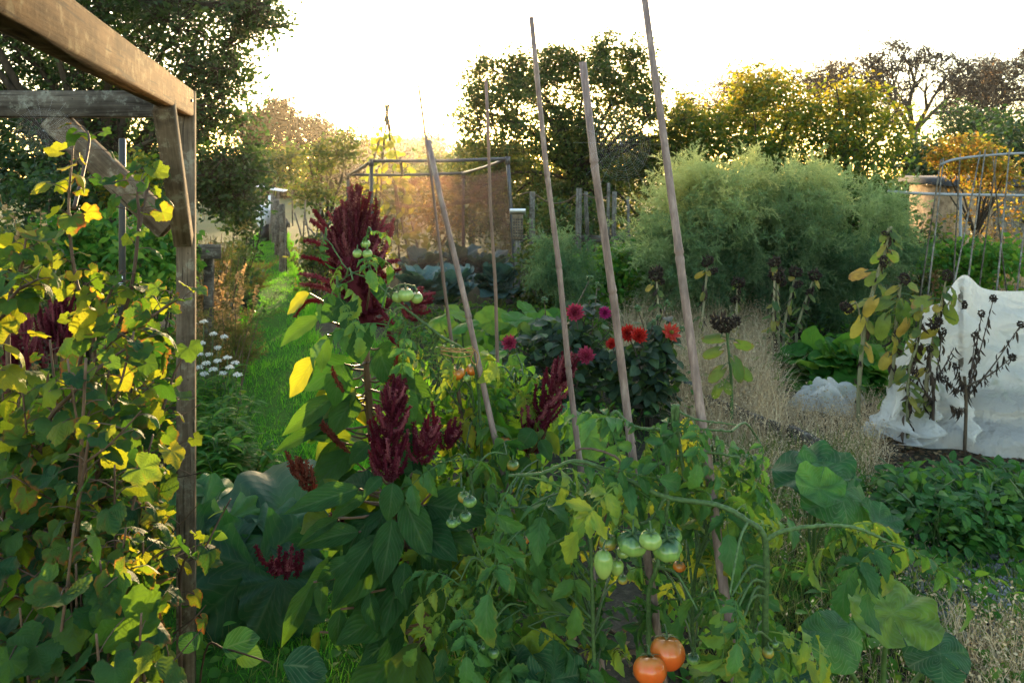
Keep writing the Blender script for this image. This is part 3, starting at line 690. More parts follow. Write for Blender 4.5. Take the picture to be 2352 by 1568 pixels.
asparagus('small drooping asparagus tuft left of the huge feathery clump', [E(1290, 615, 7.6, 50, .3, 50, 10), E(1310, 650, 7.5, 65, .3, 40, 6)], [P(1300, 407, 7.6) * [1, 1, 0]], 260, .26)

# ---------------------------------------------------------------- netted cage with cabbages
M['pipe'] = plain_mat('pipe', [(0, (.03, .027, .03)), (1, (.05, .045, .045))], .45, .5, 30, .2, .1)
M['metal'] = plain_mat('metal', [(0, (.15, .155, .16)), (1, (.22, .225, .23))], .4, .6, 20, .2, .1)
def net_mat():
    m = NT('netting'); nz = m.noise(2.2, 4)
    d = m.pbr((.060, .040, .040), .8, .2); b = m.n('ShaderNodeBsdfTranslucent'); b.inputs[0].default_value = (.26, .14, .095, 1)
    x = m.n('ShaderNodeMixShader'); x.inputs[0].default_value = .55; m.l(d, x.inputs[1]); m.l(b.outputs[0], x.inputs[2])
    tr = m.n('ShaderNodeBsdfTransparent'); y = m.n('ShaderNodeMixShader')
    f = m.n('ShaderNodeMapRange'); m.l(nz, f.inputs[0]); f.inputs[1].default_value = .3; f.inputs[2].default_value = .7; f.inputs[3].default_value = .16; f.inputs[4].default_value = .46
    m.l(f.outputs[0], y.inputs[0]); m.l(tr.outputs[0], y.inputs[1]); m.l(x.outputs[0], y.inputs[2]); return m.done(y.outputs[0])
M['net'] = net_mat()
cg = thing('netted_cage', P(1010, 407, 10) * [1, 1, 0], 'walk in crop cage of dark pipes hung with sagging brown netting', 'cage')
A, B, C, D = P(853, 370, 10), P(1166, 365, 10), P(1064, 398, 12.2), P(800, 402, 12.2)
for c_, nm in ((A, 0), (B, 0), (C, 0), (D, 0)):
    g = MB(); g.tube(curve([c_ * [1, 1, 0] + ([.12, 0, 0] if c_ is B else [0, 0, 0]), c_], 5), .024, 8); g.build('corner_pole', M['pipe'], cg)
for a, b in ((A, B), (B, C), (C, D), (D, A), (P(920, 369, 10), P(925, 402, 12.2))):
    g = MB(); g.tube(curve([a, b * .5 + a * .5 - [0, 0, .012], b], 6), .021, 8); g.build('top_rail', M['pipe'], cg)
for c_ in (A, B, C, D):
    g = MB(); g.tube([c_ - [0, 0, .07], c_ + [0, 0, .03]], .032, 8); g.build('corner_joint', M['pipe'], cg)
def sheet(P00, P01, P10, P11, m, n, amp, sag, fy):
    s, t = np.meshgrid(np.linspace(0, 1, m), np.linspace(0, 1, n), indexing='ij')
    V = (np.outer(1 - s.ravel(), 1) * ((1 - t.ravel())[:, None] * P00 + t.ravel()[:, None] * P01) + s.ravel()[:, None] * ((1 - t.ravel())[:, None] * P10 + t.ravel()[:, None] * P11)).reshape(m, n, 3)
    V[..., 1] += amp * (np.sin(s * fy + 1.5 * np.sin(t * 4)) + .5 * np.sin(s * fy * 2.3 + t * 5)) * (.4 + t)
    V[..., 2] -= sag * np.sin(s * pi) * (1 - t) + sag * .3 * np.sin(s * 9) * (1 - t)
    return V
for (a, b, c_, d, am, sg) in [(P(862, 402, 10), P(880, 470, 9.95), P(1164, 392, 10), P(1160, 470, 9.95), .05, .05), (P(1040, 425, 9.97), P(1060, 665, 9.9), P(1168, 395, 10), P(1190, 705, 9.9), .07, .02),
                              (P(880, 465, 10.02), P(900, 660, 10.05), P(1045, 470, 10.0), P(1060, 668, 10.0), .05, .03), (P(800, 406, 12.1), P(815, 560, 12.1), P(1064, 402, 12.1), P(1070, 600, 12.1), .06, .03), (P(1168, 380, 10.05), P(1186, 690, 10.05), P(1070, 402, 12.1), P(1080, 600, 12.1), .06, .04)]:
    g = MB(); g.grid(sheet(a, b, c_, d, 40, 24, am, sg, 14)); g.build('netting', M['net'], cg)
g = MB(); g.tube(curve([P(868, 440, 9.93), P(905, 470, 9.9), P(980, 473, 9.9), P(1060, 468, 9.9), P(1120, 452, 9.9), P(1160, 425, 9.93)], 24) + rng.normal(size=(24, 3)) * .008, [.012, .03, .02, .028, .016], 6); g.build('netting_roll', M['net'], cg)

M['cabbage'] = leaf_mat('cabbage', [(0, (.030, .060, .055)), (1, (.075, .12, .11))], [(0, (.04, .11, .05)), (1, (.12, .24, .08))], .18, .48, .4, 7, .45, blotch=.2)
CABB = [polar_leaf(lambda a: (.5 + .35 * max(0, cos(a / 2)) ** 2) * (1 + .05 * sin(9 * a)), 4, .35, d, .09, 6, 40, .4, 60 + i) for i, d in enumerate((.1, .35, .7))]
def rosette(name, label, cat, base, n, size, mat, tpls, elev=(15, 75), hgt=.12, part='leaf', stalk=None, group=None):
    t = thing(name, base, label, cat, group)
    for k in range(n):
        az = k * 2.4 + R(-.4, .4); el = radians(R(*elev)); d = np.array([cos(az) * cos(el), sin(az) * cos(el), sin(el)])
        p0 = np.asarray(base) + [0, 0, hgt * .3]; p = p0 + d * R(.5, 1) * size * .6 + [0, 0, hgt * R(.3, 1)]
        nn = nrm(np.array([-cos(az) * sin(el), -sin(az) * sin(el), cos(el)]) + rng.normal(size=3) * .2)
        g = MB(); g.inst(tpls[k % len(tpls)], p, d * [1, 1, .6], nn, size * R(.75, 1.15)); lo = g.build(part, mat, t)
        s = MB(); s.tube(curve([p0, p0 * .5 + p * .5 + [0, 0, .02], p], 5), [.012, .008], 5, False); s.build('stalk', stalk or M['stem_green'], lo)
    return t
for (x, Z, s, lab) in [(965, 10.6, .27, 'blue green cabbage inside the cage, behind the amaranth head'), (1060, 10.8, .28, 'blue green cabbage inside the middle of the cage'), (1130, 10.5, .27, 'blue green cabbage inside the right of the cage'),
                       (1030, 8.6, .25, 'dark blue cabbage in front of the cage between two thin canes'), (1145, 8.9, .26, 'dark blue cabbage in front of the right cage pole'), (965, 8.3, .25, 'dark blue cabbage just right of the amaranth head')]:
    rosette('cabbage_plant', lab, 'cabbage', P(x, 407, Z) * [1, 1, 0], 24, s, M['cabbage'], CABB, (10, 75), .34)

# ---------------------------------------------------------------- wigwam of bean poles behind the cage
wg = thing('bean_wigwam', P(890, 407, 13.2) * [1, 1, 0], 'tied wigwam of bean poles with yellow leaves behind the cage', 'wigwam')
ap = P(889, 262, 13.2)
for k in range(6):
    a = k * pi / 3 + .3; b = P(890, 407, 13.2) * [1, 1, 0] + [.62 * cos(a), .5 * sin(a), 0]; g = MB()
    g.tube(curve([b, (b + ap) / 2 + rng.normal(size=3) * .02, ap + (ap - b) * .06 + rng.normal(size=3) * .015], 7), [.018, .013], 6); g.build('pole', M['wood'], wg)
c = MB(); n = 230; kk = R(0, .85, n) ** 1.3; a = R(0, 2 * pi, n)
p = ap[None] * kk[:, None] + (P(890, 407, 13.2) * [1, 1, 0] + np.stack([.72 * np.cos(a), .55 * np.sin(a), 0 * a], 1)) * (1 - kk[:, None]) + rng.normal(size=(n, 3)) * .07; p[:, 2] += .2
M['bean'] = leaf_mat('bean', [(0, (.05, .10, .02)), (1, (.30, .25, .04))], [(0, (.3, .42, .03)), (1, (.85, .65, .06))], .5, .5, .4, 0)
c.inst(HEART[0], p, sph(n) - [0, 0, .6], sph(n) + [0, -.4, .4], R(.06, .12, n)); c.build('leaves', M['bean'], wg)
g = MB()
for k in range(14):
    q = ap + [R(-.35, .35), R(-.2, .2), R(-.5, .1)]; g.tube(curve([q, q + [R(-.15, .15), 0, .2], q + [R(-.3, .3), 0, R(.2, .55)]], 6), [.004, .002], 3, False)
g.build('tendrils', M['twig'], wg)

# ---------------------------------------------------------------- fences, posts, insect house
for k, (x, y, Z, w_, lab) in enumerate([(1222, 440, 11, .085, 'leaning grey fence post nearest the insect house, carrying a rope'), (1330, 432, 11, .09, 'thick split grey fence post behind the middle bamboo cane'), (1345, 440, 11.2, .06, 'thin grey stake touching the thick split fence post'), (1398, 420, 10.6, .05, 'tall slim grey stake left of the asparagus'), (1412, 440, 10.6, .07, 'short grey fence post close beside the asparagus edge'), (1442, 452, 11.6, .05, 'slender stake half lost in the asparagus fronds')]):
    tp = P(x, y, Z); g = MB(); ln = R(-.03, .03)
    zs = np.linspace(0, 1, 7); pts = np.stack([tp[0] + ln * (1 - zs) * 2, np.full(7, Z), tp[2] * zs], 1); g.tube(pts + rng.normal(size=(7, 3)) * .003, w_ / 2 * np.linspace(1.06, .92, 7), 7)
    tag(g.build('fence_post', M['wood_grey'], smooth=False), lab, 'fence post', 'grey posts of the rope fence')
g = MB(); pr = [P(1195, 447, 11), P(1222, 443, 11), P(1262, 466, 11), P(1300, 463, 11), P(1330, 445, 11), P(1370, 456, 11), P(1412, 449, 10.7)]
g.tube(curve(pr, 30), .010, 5); tag(g.build('rope', M['twig']), 'slack pale rope looped between the grey fence posts', 'rope')
g = MB(); g.box(P(1320, 548, 11.15), (1.55, .03, .09), bev=.004); tag(g.build('fence_rail', M['wood_x']), 'weathered horizontal rail behind the rope fence posts', 'rail')
ih = thing('insect_house', P(1190, 407, 9.6) * [1, 1, 0], 'small wooden insect house on a post with a white sloping cap', 'insect house')
b = P(1189, 520, 9.6)
g = MB(); g.box([b[0], b[1], b[2]], (.13, .14, .30), bev=.004); g.build('box', M['wood'], ih)
g = MB(); g.box([b[0], b[1] + .01, b[2] / 2 - .1], (.08, .08, b[2] - .1), bev=.004); g.build('post', M['wood_grey'], ih)
M['white'] = plain_mat('white', [(0, (.62, .63, .66)), (1, (.72, .72, .74))], .5, .4, 14, .15, .1)
g = MB(); g.box([b[0], b[1] - .02, b[2] + .178], (.19, .22, .03), rotx(-.25), .006); g.build('cap', M['white'], ih)
M['black'] = plain_mat('black', [(0, (.012, .012, .012)), (1, (.02, .02, .022))], .5, .4, 14, .15, .1)
g = MB()
for i in range(4):
    for j in range(7): g.tube([[b[0] - .045 + .03 * i, b[1] - .069, b[2] - .11 + .033 * j], [b[0] - .045 + .03 * i, b[1] - .0735, b[2] - .11 + .033 * j]], .010, 6)
g.build('nest_tubes', M['black'], ih)
pf = thing('plank_fence', P(660, 407, 14) * [1, 1, 0], 'weathered plank fence along the right side of the grass path', 'fence')
fa, fb = P(658, 407, 13.2) * [1, 1, 0], P(628, 407, 22) * [1, 1, 0]; fd = nrm(fb - fa); FM = np.stack([fd, np.cross([0, 0, 1], fd), [0, 0, 1]], 1)
L_ = np.linalg.norm(fb - fa); s = 0; g = MB()
while s < L_:
    w_ = R(.12, .17); h = R(.85, 1.02); g.box(fa + fd * (s + w_ / 2) + [0, 0, h / 2], (w_, .022, h), FM @ roty(R(-.02, .02)), .003); s += w_ + R(.01, .06)
g.build('planks', M['wood_grey'], pf)
for h in (.3, .8): g = MB(); g.box(fa + fd * L_ / 2 + [.035, .02, h], (L_, .04, .07), FM, .003); g.build('rail', M['wood_grey'], pf)
for s in (0.0, .33, .66, 1): g = MB(); g.box(fa + fd * L_ * s + [-.07, -.02, .58], (.09, .09, 1.16), FM, .006); g.build('post', M['wood_grey'], pf)
for k in range(10):
    b = P(R(690, 745), 407, R(11, 12)) * [1, 1, 0]; g = MB(); g.tube(curve([b, b + [R(-.1, .1), 0, .6], b + [R(-.28, .28), R(-.1, .1), R(.95, 1.3)]], 6), [.016, .011], 5)
    tag(g.build('garden_stake', M['wood_grey']), 'pale garden stake in the leaning bundle behind the amaranth head', 'stake', 'pale leaning garden stakes')
bg = thing('plant_sack', P(604, 407, 19.5) * [1, 1, 0], 'white sack slumped by a stake at the far end of the path', 'sack')
g = MB(); a = np.linspace(0, 2 * pi, 17)[:, None]; z = np.linspace(0, 1, 9)[None]; rr = .17 * np.sin(np.clip(z * .93 + .07, 0, 1) * pi) ** .45 * (1 + .12 * np.sin(a * 5 + z * 4)) * (1 - .35 * z ** 3)
c0 = P(604, 407, 19.5) * [1, 1, 0]; g.grid(np.stack([c0[0] + rr * np.cos(a), c0[1] + rr * np.sin(a), z * .62 + .38 + 0 * a], -1)); g.build('bag', M['white'], bg)
g = MB(); g.tube([c0 + [.02, .02, 0], c0 + [.02, .02, .45]], .12, 10); g.build('bucket', M['black'], bg)
g = MB(); g.tube([c0 + [.1, .2, 0], c0 + [.1, .2, 1.15]], .03, 7); g.build('stake', M['white'], bg)
for (x, y, Z) in [(598, 428, 21), (640, 436, 20), (672, 400, 26)]:
    g = MB(); g.box(P(x, y, Z), (.36, .3, .02), roty(.15) @ rotx(.1), .004); s = MB(); p = P(x, y, Z)
    t = thing('bird_table', p * [1, 1, 0], ['small pale board on a stake left of the far path end', 'small pale board on a stake above the plank fence', 'tiny pale board on a stake farthest up the path'][[598, 640, 672].index(x)], 'bird table'); g.build('board', M['white'], t)
    s.tube([p * [1, 1, 0], p - [0, 0, .01]], .025, 6); s.build('post', M['wood_grey'], t)
pp = thing('black_post', P(279, 407, 3.4) * [1, 1, 0], 'upright black plastic post with pale rings behind the currant bush', 'post'); tp = P(281, 318, 3.4)
g = MB(); g.tube([tp * [1, 1, 0], tp - [0, 0, .005], tp], [.014, .014, .011], 10); g.build('tube', M['black'], pp)
for y in (455, 640, 655): q = P(280, y, 3.4); g = MB(); g.tube([q, q + [0, 0, .012]], .0155, 10); g.build('ring', M['white'], pp)
g = MB(); g.box(P(230, 578, 5.6), (1.7, .03, .10), bev=.004); g.box(P(230, 578, 5.6) + [-.8, .04, -.5], (.06, .05, 1.1), bev=.004); g.box(P(230, 578, 5.6) + [.75, .04, -.5], (.06, .05, 1.1), bev=.004)
tag(g.build('garden_rail', M['wood_x']), 'low dark timber rail in the shade behind the currant bush', 'rail')
bd = MB(); bd.box(P(1225, 697, 9.9), (.75, .05, .16), bev=.006); tag(bd.build('bed_edging', M['wood_x']), 'wooden raised bed board at the foot of the right cage pole', 'edging board')

# ---------------------------------------------------------------- bean frame, shed, grey pole on the right
bf = thing('bean_trellis', P(2250, 407, 7) * [1, 1, 0], 'arched metal bean frame with a row of bare canes leaning on it', 'bean frame')
ts = [P(2160, 378, 7), P(2200, 365, 7), P(2300, 355, 7.1), P(2420, 350, 7.2), P(2520, 352, 7.3)]
g = MB(); g.tube(curve(ts, 20), .011, 8); g.build('top_rail', M['metal'], bf)
for (x0, y0, Z0, x1, y1, Z1) in [(2132, 660, 6.6, 2166, 372, 7), (2120, 640, 7.5, 2160, 375, 7), (2200, 600, 6.6, 2250, 355, 7.05), (2195, 560, 7.5, 2205, 360, 7.05), (2222, 660, 6.5, 2262, 352, 7.05), (2290, 640, 6.5, 2318, 350, 7.1), (2262, 560, 7.6, 2290, 350, 7.1), (2340, 620, 6.6, 2372, 345, 7.1), (2300, 540, 7.7, 2280, 352, 7.1)]:
    a, b = P(x1, y1, Z1), P(x0, y0, Z0); d = b - a; b = a + d * (a[2] / (a[2] - b[2])); a = a - d * .03
    g = MB(); g.tube(curve([b, (a + b) / 2 + rng.normal(size=3) * .008, a], 6), [.008, .006], 6); g.build('cane', M['wood_grey'], bf)
gp = thing('pipe_rail', P(2200, 407, 9.4) * [1, 1, 0], 'long grey horizontal pole crossing behind the bean frame', 'pole')
g = MB(); g.tube(curve([P(2040, 440, 9.2), P(2180, 447, 9.4), P(2600, 452, 9.6)], 9), .017, 8); g.build('rail', M['metal'], gp)
for x in (2206, 2360, 2590): q = P(x, 449, 9.42); g = MB(); g.tube([q * [1, 1, 0], q], .017, 7); g.build('leg', M['metal'], gp)
sh = thing('garden_shed', P(2330, 407, 15) * [1, 1, 0], 'low flat roofed garden shed behind the grey pole at the right', 'shed'); c0 = P(2350, 407, 15)
M['felt'] = plain_mat('felt', [(0, (.06, .065, .075)), (1, (.09, .09, .10))], .9, .2, 18, .3, .3)
g = MB(); g.box([c0[0] + .1, 15.8, .72], (2.9, 1.6, 1.44), bev=.01); g.build('wall', wood_mat('shed_board', (.30, .21, .13), (.50, .37, .25), axis=0), sh)
g = MB(); g.box([c0[0] + .1, 15.75, 1.53], (3.25, 1.95, .13), rotx(.04), .01); g.build('roof', M['felt'], sh)
g = MB(); g.box([c0[0] - .25, 14.985, .78], (.62, .03, 1.3), bev=.004); dr = g.build('door', M['wood_grey'], sh)
g = MB(); g.box([c0[0] - .02, 14.955, .8], (.025, .03, .14), bev=.004); g.build('handle', M['black'], dr)
M['seed'] = leaf_mat('seed', [(0, (.16, .10, .05)), (1, (.32, .22, .12))], [(0, (.5, .3, .12)), (1, (.75, .5, .22))], .45, .7, .2, 0)
def dry_clump(label, x, Z, n, h, w_, name='dry_weed', mat='seed', droop=.6):
    b = P(x, 407, Z) * [1, 1, 0]; t = thing(name, b, label, 'dry weed')
    for k in range(n):
        g, s = MB(), MB(); q = b + [R(-w_, w_), R(-.2, .2), 0]; e = q + [R(-.2, .2), R(-.12, .12), h * R(.65, 1)]; c = curve([q, (q + e) / 2 + rng.normal(size=3) * .03, e], 9); s.tube(c, [.005, .002], 3, False)
        m = 70; i = R(.35, 1, m); pp_ = np.stack([np.interp(i, np.linspace(0, 1, 9), c[:, j]) for j in range(3)], 1)
        s.inst(SMALL, pp_, sph(m) + [0, 0, .3], sph(m), R(.014, .045, m)); s.build('seed_stem', M[mat], t)
    return t
dry_clump('tall tan dry weeds glowing in front of the shed', 2260, 10.5, 44, 1.15, .55)
dry_clump('tan dry grass stems beside the bean frame canes', 2190, 8.9, 22, .9, .25)
dry_clump('brown dock spires at the far left edge in front of the dark tree', 28, 4.8, 7, 1.62, .1, 'dock_spires')
dry_clump('brown dock spires left of the tall currant shoot', 66, 4.6, 5, 1.52, .05, 'dock_spires')
dry_clump('tall rusty seed stems leaning over the path edge by the post', 520, 6.6, 10, 1.05, .12)
dry_clump('rusty yellow seed stems right behind the timber post', 485, 5.8, 18, 1.0, .14)

# ---------------------------------------------------------------- white fleece
def fleece_mat():
    m = NT('fleece'); nz = m.noise(6, 4); cz = m.math('ADD', m.noise(11, 4, m.scale((1, 1, .45)), .6), m.math('MULTIPLY', m.noise(36, 3, m.scale((1, .6, .5))), .35)); nb = m.bump(cz, 1.0, .06); d = m.pbr(m.ramp(nz, [(.3, (.66, .64, .60)), (.7, (.80, .77, .72))]), .8, .15, nb)
    b = m.n('ShaderNodeBsdfTranslucent'); b.inputs[0].default_value = (.92, .87, .78, 1); m.l(nb, b.inputs[1]); x = m.n('ShaderNodeMixShader'); x.inputs[0].default_value = .5
    m.l(d, x.inputs[1]); m.l(b.outputs[0], x.inputs[2]); tr = m.n('ShaderNodeBsdfTransparent'); y = m.n('ShaderNodeMixShader'); y.inputs[0].default_value = .60
    m.l(tr.outputs[0], y.inputs[1]); m.l(x.outputs[0], y.inputs[2]); return m.done(y.outputs[0])
M['fleece'] = fleece_mat()
def wr(s, t, k): return np.sin(s * 31 + 3 * np.sin(t * 5 + k)) * .5 + np.sin(s * 57 + t * 9 + k) * .25 + np.sin(t * 23 + 4 * np.sin(s * 9 + k)) * .3
top = curve([P(2052, 955, 4.72), P(2075, 850, 4.85), P(2135, 740, 4.95), P(2207, 634, 5.0), P(2262, 663, 5.05), P(2352, 668, 5.05), P(2560, 655, 5.1), P(2700, 720, 5.1), P(2790, 930, 5.0)], 150)
bot = curve([P(2040, 965, 4.66), P(2085, 985, 4.62), P(2140, 1010, 4.55), P(2200, 1012, 4.55), P(2262, 1035, 4.45), P(2352, 1055, 4.38), P(2560, 1065, 4.35), P(2720, 1050, 4.45), P(2800, 1000, 4.8)], 150); bot[:, 1] += .12; bot[:, 0] *= 1.025; bot[:, 2] = .012
t = np.linspace(0, 1, 90); s = np.linspace(0, 1, 150)[:, None]
ed = np.minimum(1, np.minimum(t, 1 - t) * 6)[None] * np.ones((150, 1))
V = top[:, None] * (1 - t[None, :, None]) + bot[:, None] * t[None, :, None]
V[..., 1] -= .12 * np.sin(t * pi)[None] * np.sin(np.clip(s * 1.1, 0, 1) * pi) * -1
apx = np.arctan2(s - .30, t[None] + .12)
rk = np.random.default_rng(5); fold = 0 * s * t[None]
for k in range(26):                                                 # creases: ridged waves, most of them running down from the peak
    f_ = 4 * 1.13 ** k; th_ = rk.uniform(-.6, .6) if k % 3 else rk.uniform(0, 6); w0 = (apx * .9 * cos(th_) + np.hypot(s - .30, t[None] + .12) * sin(th_)) * f_ + 1.5 * np.sin(s * 6 + t[None] * rk.uniform(2, 9) + k)
    fold = fold + (1 - np.abs(np.sin(w0 + rk.uniform(0, 6))) * 1.6) * .20 / f_ ** .95
fold = fold * (.95 + 1.3 * t[None] ** 2)
V[..., 1] -= fold * ed; V[..., 0] += .5 * fold * ed
V[..., 1] -= .13 * np.exp(-((t - .92) / .07) ** 2)[None] * (.6 + .4 * np.sin(s * 17)); V[..., 2] += .025 * np.exp(-((t - .93) / .06) ** 2)[None] * (1 + np.sin(s * 23 + 1)) * ed
fc = thing('fleece_cover', P(2220, 407, 4.9) * [1, 1, 0], 'white crop fleece stretched to a peak over a bed on the right', 'fleece')
g = MB(); g.grid(V); g.build('front_sheet', M['fleece'], fc)
bk = top.copy(); bk[:, 1] += .9; bk[:, 0] += .52; bk[:, 2] = .02
V2 = top[:, None] * (1 - t[None, :, None]) + bk[:, None] * t[None, :, None]; V2[..., 2] += .25 * np.sin(t * pi)[None] * np.clip(top[:, 2:3], 0, .6) + wr(s, t[None], 2) * .02 * ed
g = MB(); g.grid(V2); g.build('back_sheet', M['fleece'], fc)
g = MB(); q = P(2207, 640, 5.02); g.tube([q * [1, 1, 0], q], .015, 6); g.build('stake', M['wood_grey'], fc)
def heap(label, x, y, Z, rx, ry, h, k):
    c0 = P(x, y, Z) * [1, 1, 0]; a = np.linspace(0, 2 * pi, 61)[:, None]; r = np.linspace(0, 1, 22)[None]
    hh = h * (1 - r ** 2.2) ** .6 * (1 + .25 * np.sin(a * 3 + k)) + .016 * (np.sin(a * 2 + r * 9 + k) + .5 * np.sin(a * 5 - r * 14 + 2 * k)) * np.minimum(1, (1 - r) * 5)
    rr = r * (1 + .16 * np.sin(a * 4 + k) + .08 * np.sin(a * 9))
    g = MB(); g.grid(np.stack([c0[0] + rx * rr * np.cos(a), c0[1] + ry * rr * np.sin(a), np.maximum(hh, .008)], -1)); return tag(g.build('fleece_heap', M['fleece']), label, 'fleece')
heap('crumpled white fleece heap lying left of the yellowing sunflowers', 1900, 930, 5.55, .235, .22, .15, 1)
heap('flat trailing white fleece end between the heap and the big cover', 2020, 968, 4.95, .13, .09, .07, 4)

# ---------------------------------------------------------------- ground cover: dry grass, weeds, gravel, litter
def scatter(n, x0, x1, Z0, Z1):
    Z = np.sqrt(R(Z0 ** 2, Z1 ** 2, n)); x = R(x0, x1, n); return np.stack([(x - CX) / FPX * Z, Z, np.zeros(n)], 1)
def drygrass(name, label, regions):
    g = MB()
    for (n, x0, x1, Z0, Z1, h0, h1) in regions:
        p = scatter(n, x0, x1, Z0, Z1); cl = .5 + .5 * np.sin(p[:, 0] * 9 + 2 * np.sin(p[:, 1] * 5)) * np.sin(p[:, 1] * 8)
        g.blades(p, R(h0, h1, n) * (.55 + .6 * cl), .0026 + .0003 * p[:, 1], R(0, 2 * pi, n), R(.3, 2.3, n), 3)
        k = n * 2; q = p[rng.integers(0, n, k)] + np.stack([R(-.08, .08, k), R(-.08, .08, k), R(.4, 1, k) * R(h0, h1, k) * .85], 1)
        g.inst(SMALL, q, sph(k), sph(k), R(.006, .016, k))
    return tag(g.build(name, M['dry_grass']), label, 'dry grass', kind='stuff')
drygrass('dry_grass', 'tall pale dry grass in front of the asparagus', [(6500, 1430, 1770, 5.4, 8.4, .35, .62), (2600, 1560, 1800, 4.7, 6.2, .2, .45)])
drygrass('trampled_grass', 'flattened straw grass between the sunflowers and the squash leaves', [(3800, 1640, 2040, 4.0, 5.5, .06, .26), (1700, 1560, 2000, 3.2, 4.2, .06, .24), (450, 1900, 2150, 2.7, 3.6, .04, .14)])
drygrass('wispy_grass', 'wispy pale grass in the bottom right corner', [(800, 2180, 2420, 2.2, 2.8, .10, .26), (420, 1850, 2200, 2.2, 2.9, .08, .2)])
g = MB()
for (n, x0, x1, Z0, Z1, h0, h1) in [(4500, 1560, 2000, 2.8, 4.7, .06, .22), (3000, 1950, 2400, 6.2, 9.5, .15, .4), (2600, 1600, 2400, 2.0, 3.2, .05, .16), (3000, 880, 1480, 4.5, 9, .1, .3), (2200, 480, 1150, 1.9, 3.6, .04, .14), (3000, 2400, 3500, 2.6, 9, .1, .35)]:
    p = scatter(n, x0, x1, Z0, Z1); g.blades(p, R(h0, h1, n), .005, R(0, 2 * pi, n), R(.3, 1.8, n), 3)
tag(g.build('weed_grass', M['grass_dull']), 'scattered green grass tufts among the plots', 'grass', kind='stuff')
g = MB()
for (n, x0, x1, Z0, Z1, h, s) in [(5200, 880, 1600, 3.2, 9.5, .28, .06), (3500, 1500, 2400, 5.5, 10, .25, .07), (3200, 1500, 2400, 2.2, 4.2, .14, .05), (1300, 450, 1300, 1.9, 3.4, .07, .05), (3500, -200, 560, 2.4, 7, .40, .07)]:
    p = scatter(n, x0, x1, Z0, Z1); p[:, 2] = h * R(0, 1, n) * (.4 + .6 * np.sin(p[:, 0] * 5 + p[:, 1] * 3) ** 2)
    g.inst(OVATE, p, nrm(sph(n) * [1, 1, .4]), nrm(sph(n) * .6 + [0, -.1, .8]), s * R(.5, 1.3, n))
tag(g.build('low_weeds', M['weed']), 'low leafy weeds covering the ground between the crops', 'weeds', kind='stuff')
M['stone'] = plain_mat('stone', [(0, (.12, .12, .125)), (1, (.34, .33, .32))], .85, .25, 40, .3, .3)
PEB = (np.array([[0, 0, .5], [.5, 0, 0], [.1, .5, 0], [-.5, .1, 0], [-.1, -.5, 0], [0, 0, -.4]], float), np.array([[0, 1, 2], [0, 2, 3], [0, 3, 4], [0, 4, 1], [5, 2, 1], [5, 3, 2], [5, 4, 3], [5, 1, 4]]), np.zeros((0, 4), int), np.tile([0., .5], (6, 1)))
g = MB(); p = scatter(6500, 2080, 2480, 2.75, 3.75); n = len(p); p[:, 2] = .004 + R(0, .012, n); g.inst(PEB, p, sph(n) * [1, 1, .2], sph(n) * .3 + [0, 0, 1], np.stack([R(.012, .034, n), R(.012, .034, n), R(.008, .02, n)], 1))
tag(g.build('gravel', M['stone'], smooth=False), 'grey gravel patch beside the potato bed', 'gravel', kind='stuff')
M['litter'] = leaf_mat('litter', [(0, (.035, .022, .014)), (.7, (.10, .06, .035)), (1, (.30, .20, .10))], [(0, (.1, .05, .02)), (1, (.4, .25, .1))], .3, .7, .2, 0)
g = MB(); p = np.vstack([scatter(1500, 1900, 2420, 3.9, 4.9), scatter(900, 1000, 2000, 1.9, 2.8), scatter(500, 480, 1000, 1.9, 2.6)]); n = len(p); p[:, 2] = R(.0, .02, n); g.inst(OVATE, p, sph(n) * [1, 1, .2], sph(n) * .5 + [0, 0, 1], R(.015, .05, n))
tag(g.build('leaf_litter', M['litter']), 'dead leaf litter on the dark soil', 'leaf litter', kind='stuff')
for (a, b, lab) in [((1622, 918, 5.4), (1790, 1005, 4.75), 'grey plank lying in the straw grass right of the green sunflower'), ((1812, 1010, 4.75), (1900, 1062, 4.4), 'short grey plank end poking from the straw above the squash leaves')]:
    a, b = P(*a), P(*b); a[2] = b[2] = .07; d = nrm(b - a); g = MB(); g.box((a + b) / 2, (np.linalg.norm(b - a), .04, .12), np.stack([d, np.cross([0, 0, 1], d), [0, 0, 1]], 1), .005); tag(g.build('edging_plank', M['wood_x']), lab, 'plank')
a, b = P(935, 1440, 2.55), P(985, 1568, 2.3); d = nrm(b - a); g = MB(); g.box((a + b) / 2, (np.linalg.norm(b - a) * 1.5, .02, .05), np.stack([d, nrm(np.cross([0, 0, 1], d)), np.cross(d, nrm(np.cross([0, 0, 1], d)))], 1), .003); tag(g.build('broken_slat', M['wood_grey']), 'pale broken slat leaning at the foot of the amaranth stems', 'slat')

# ---------------------------------------------------------------- dahlias
M['dahlia_leaf'] = leaf_mat('dahlia_leaf', [(0, (.012, .026, .018)), (.7, (.024, .050, .026)), (1, (.05, .10, .03))], [(0, (.04, .09, .02)), (1, (.22, .34, .03))], .3, .45, .4, 6, .2)
M['dark_stem'] = plain_mat('dark_stem', [(0, (.035, .018, .014)), (1, (.06, .04, .022))], .5, .4)
def petal_mat(name, c1, c2, t):
    m = NT(name); v = m.lf()[1]; col = m.mix(v, c1, c2); col = m.mix(m.math('MULTIPLY', m.lf()[2], .3), col, (c1[0] * .5, c1[1] * .5, c1[2] * .5)); a = m.pbr(col, .5, .3); b = m.n('ShaderNodeBsdfTranslucent'); b.inputs[0].default_value = t + (1,)
    x = m.n('ShaderNodeMixShader'); x.inputs[0].default_value = .4; m.l(a, x.inputs[1]); m.l(b.outputs[0], x.inputs[2]); return m.done(x.outputs[0])
M['petal_pink'] = petal_mat('petal_pink', (.24, .010, .035), (.34, .045, .085), (.36, .03, .06))
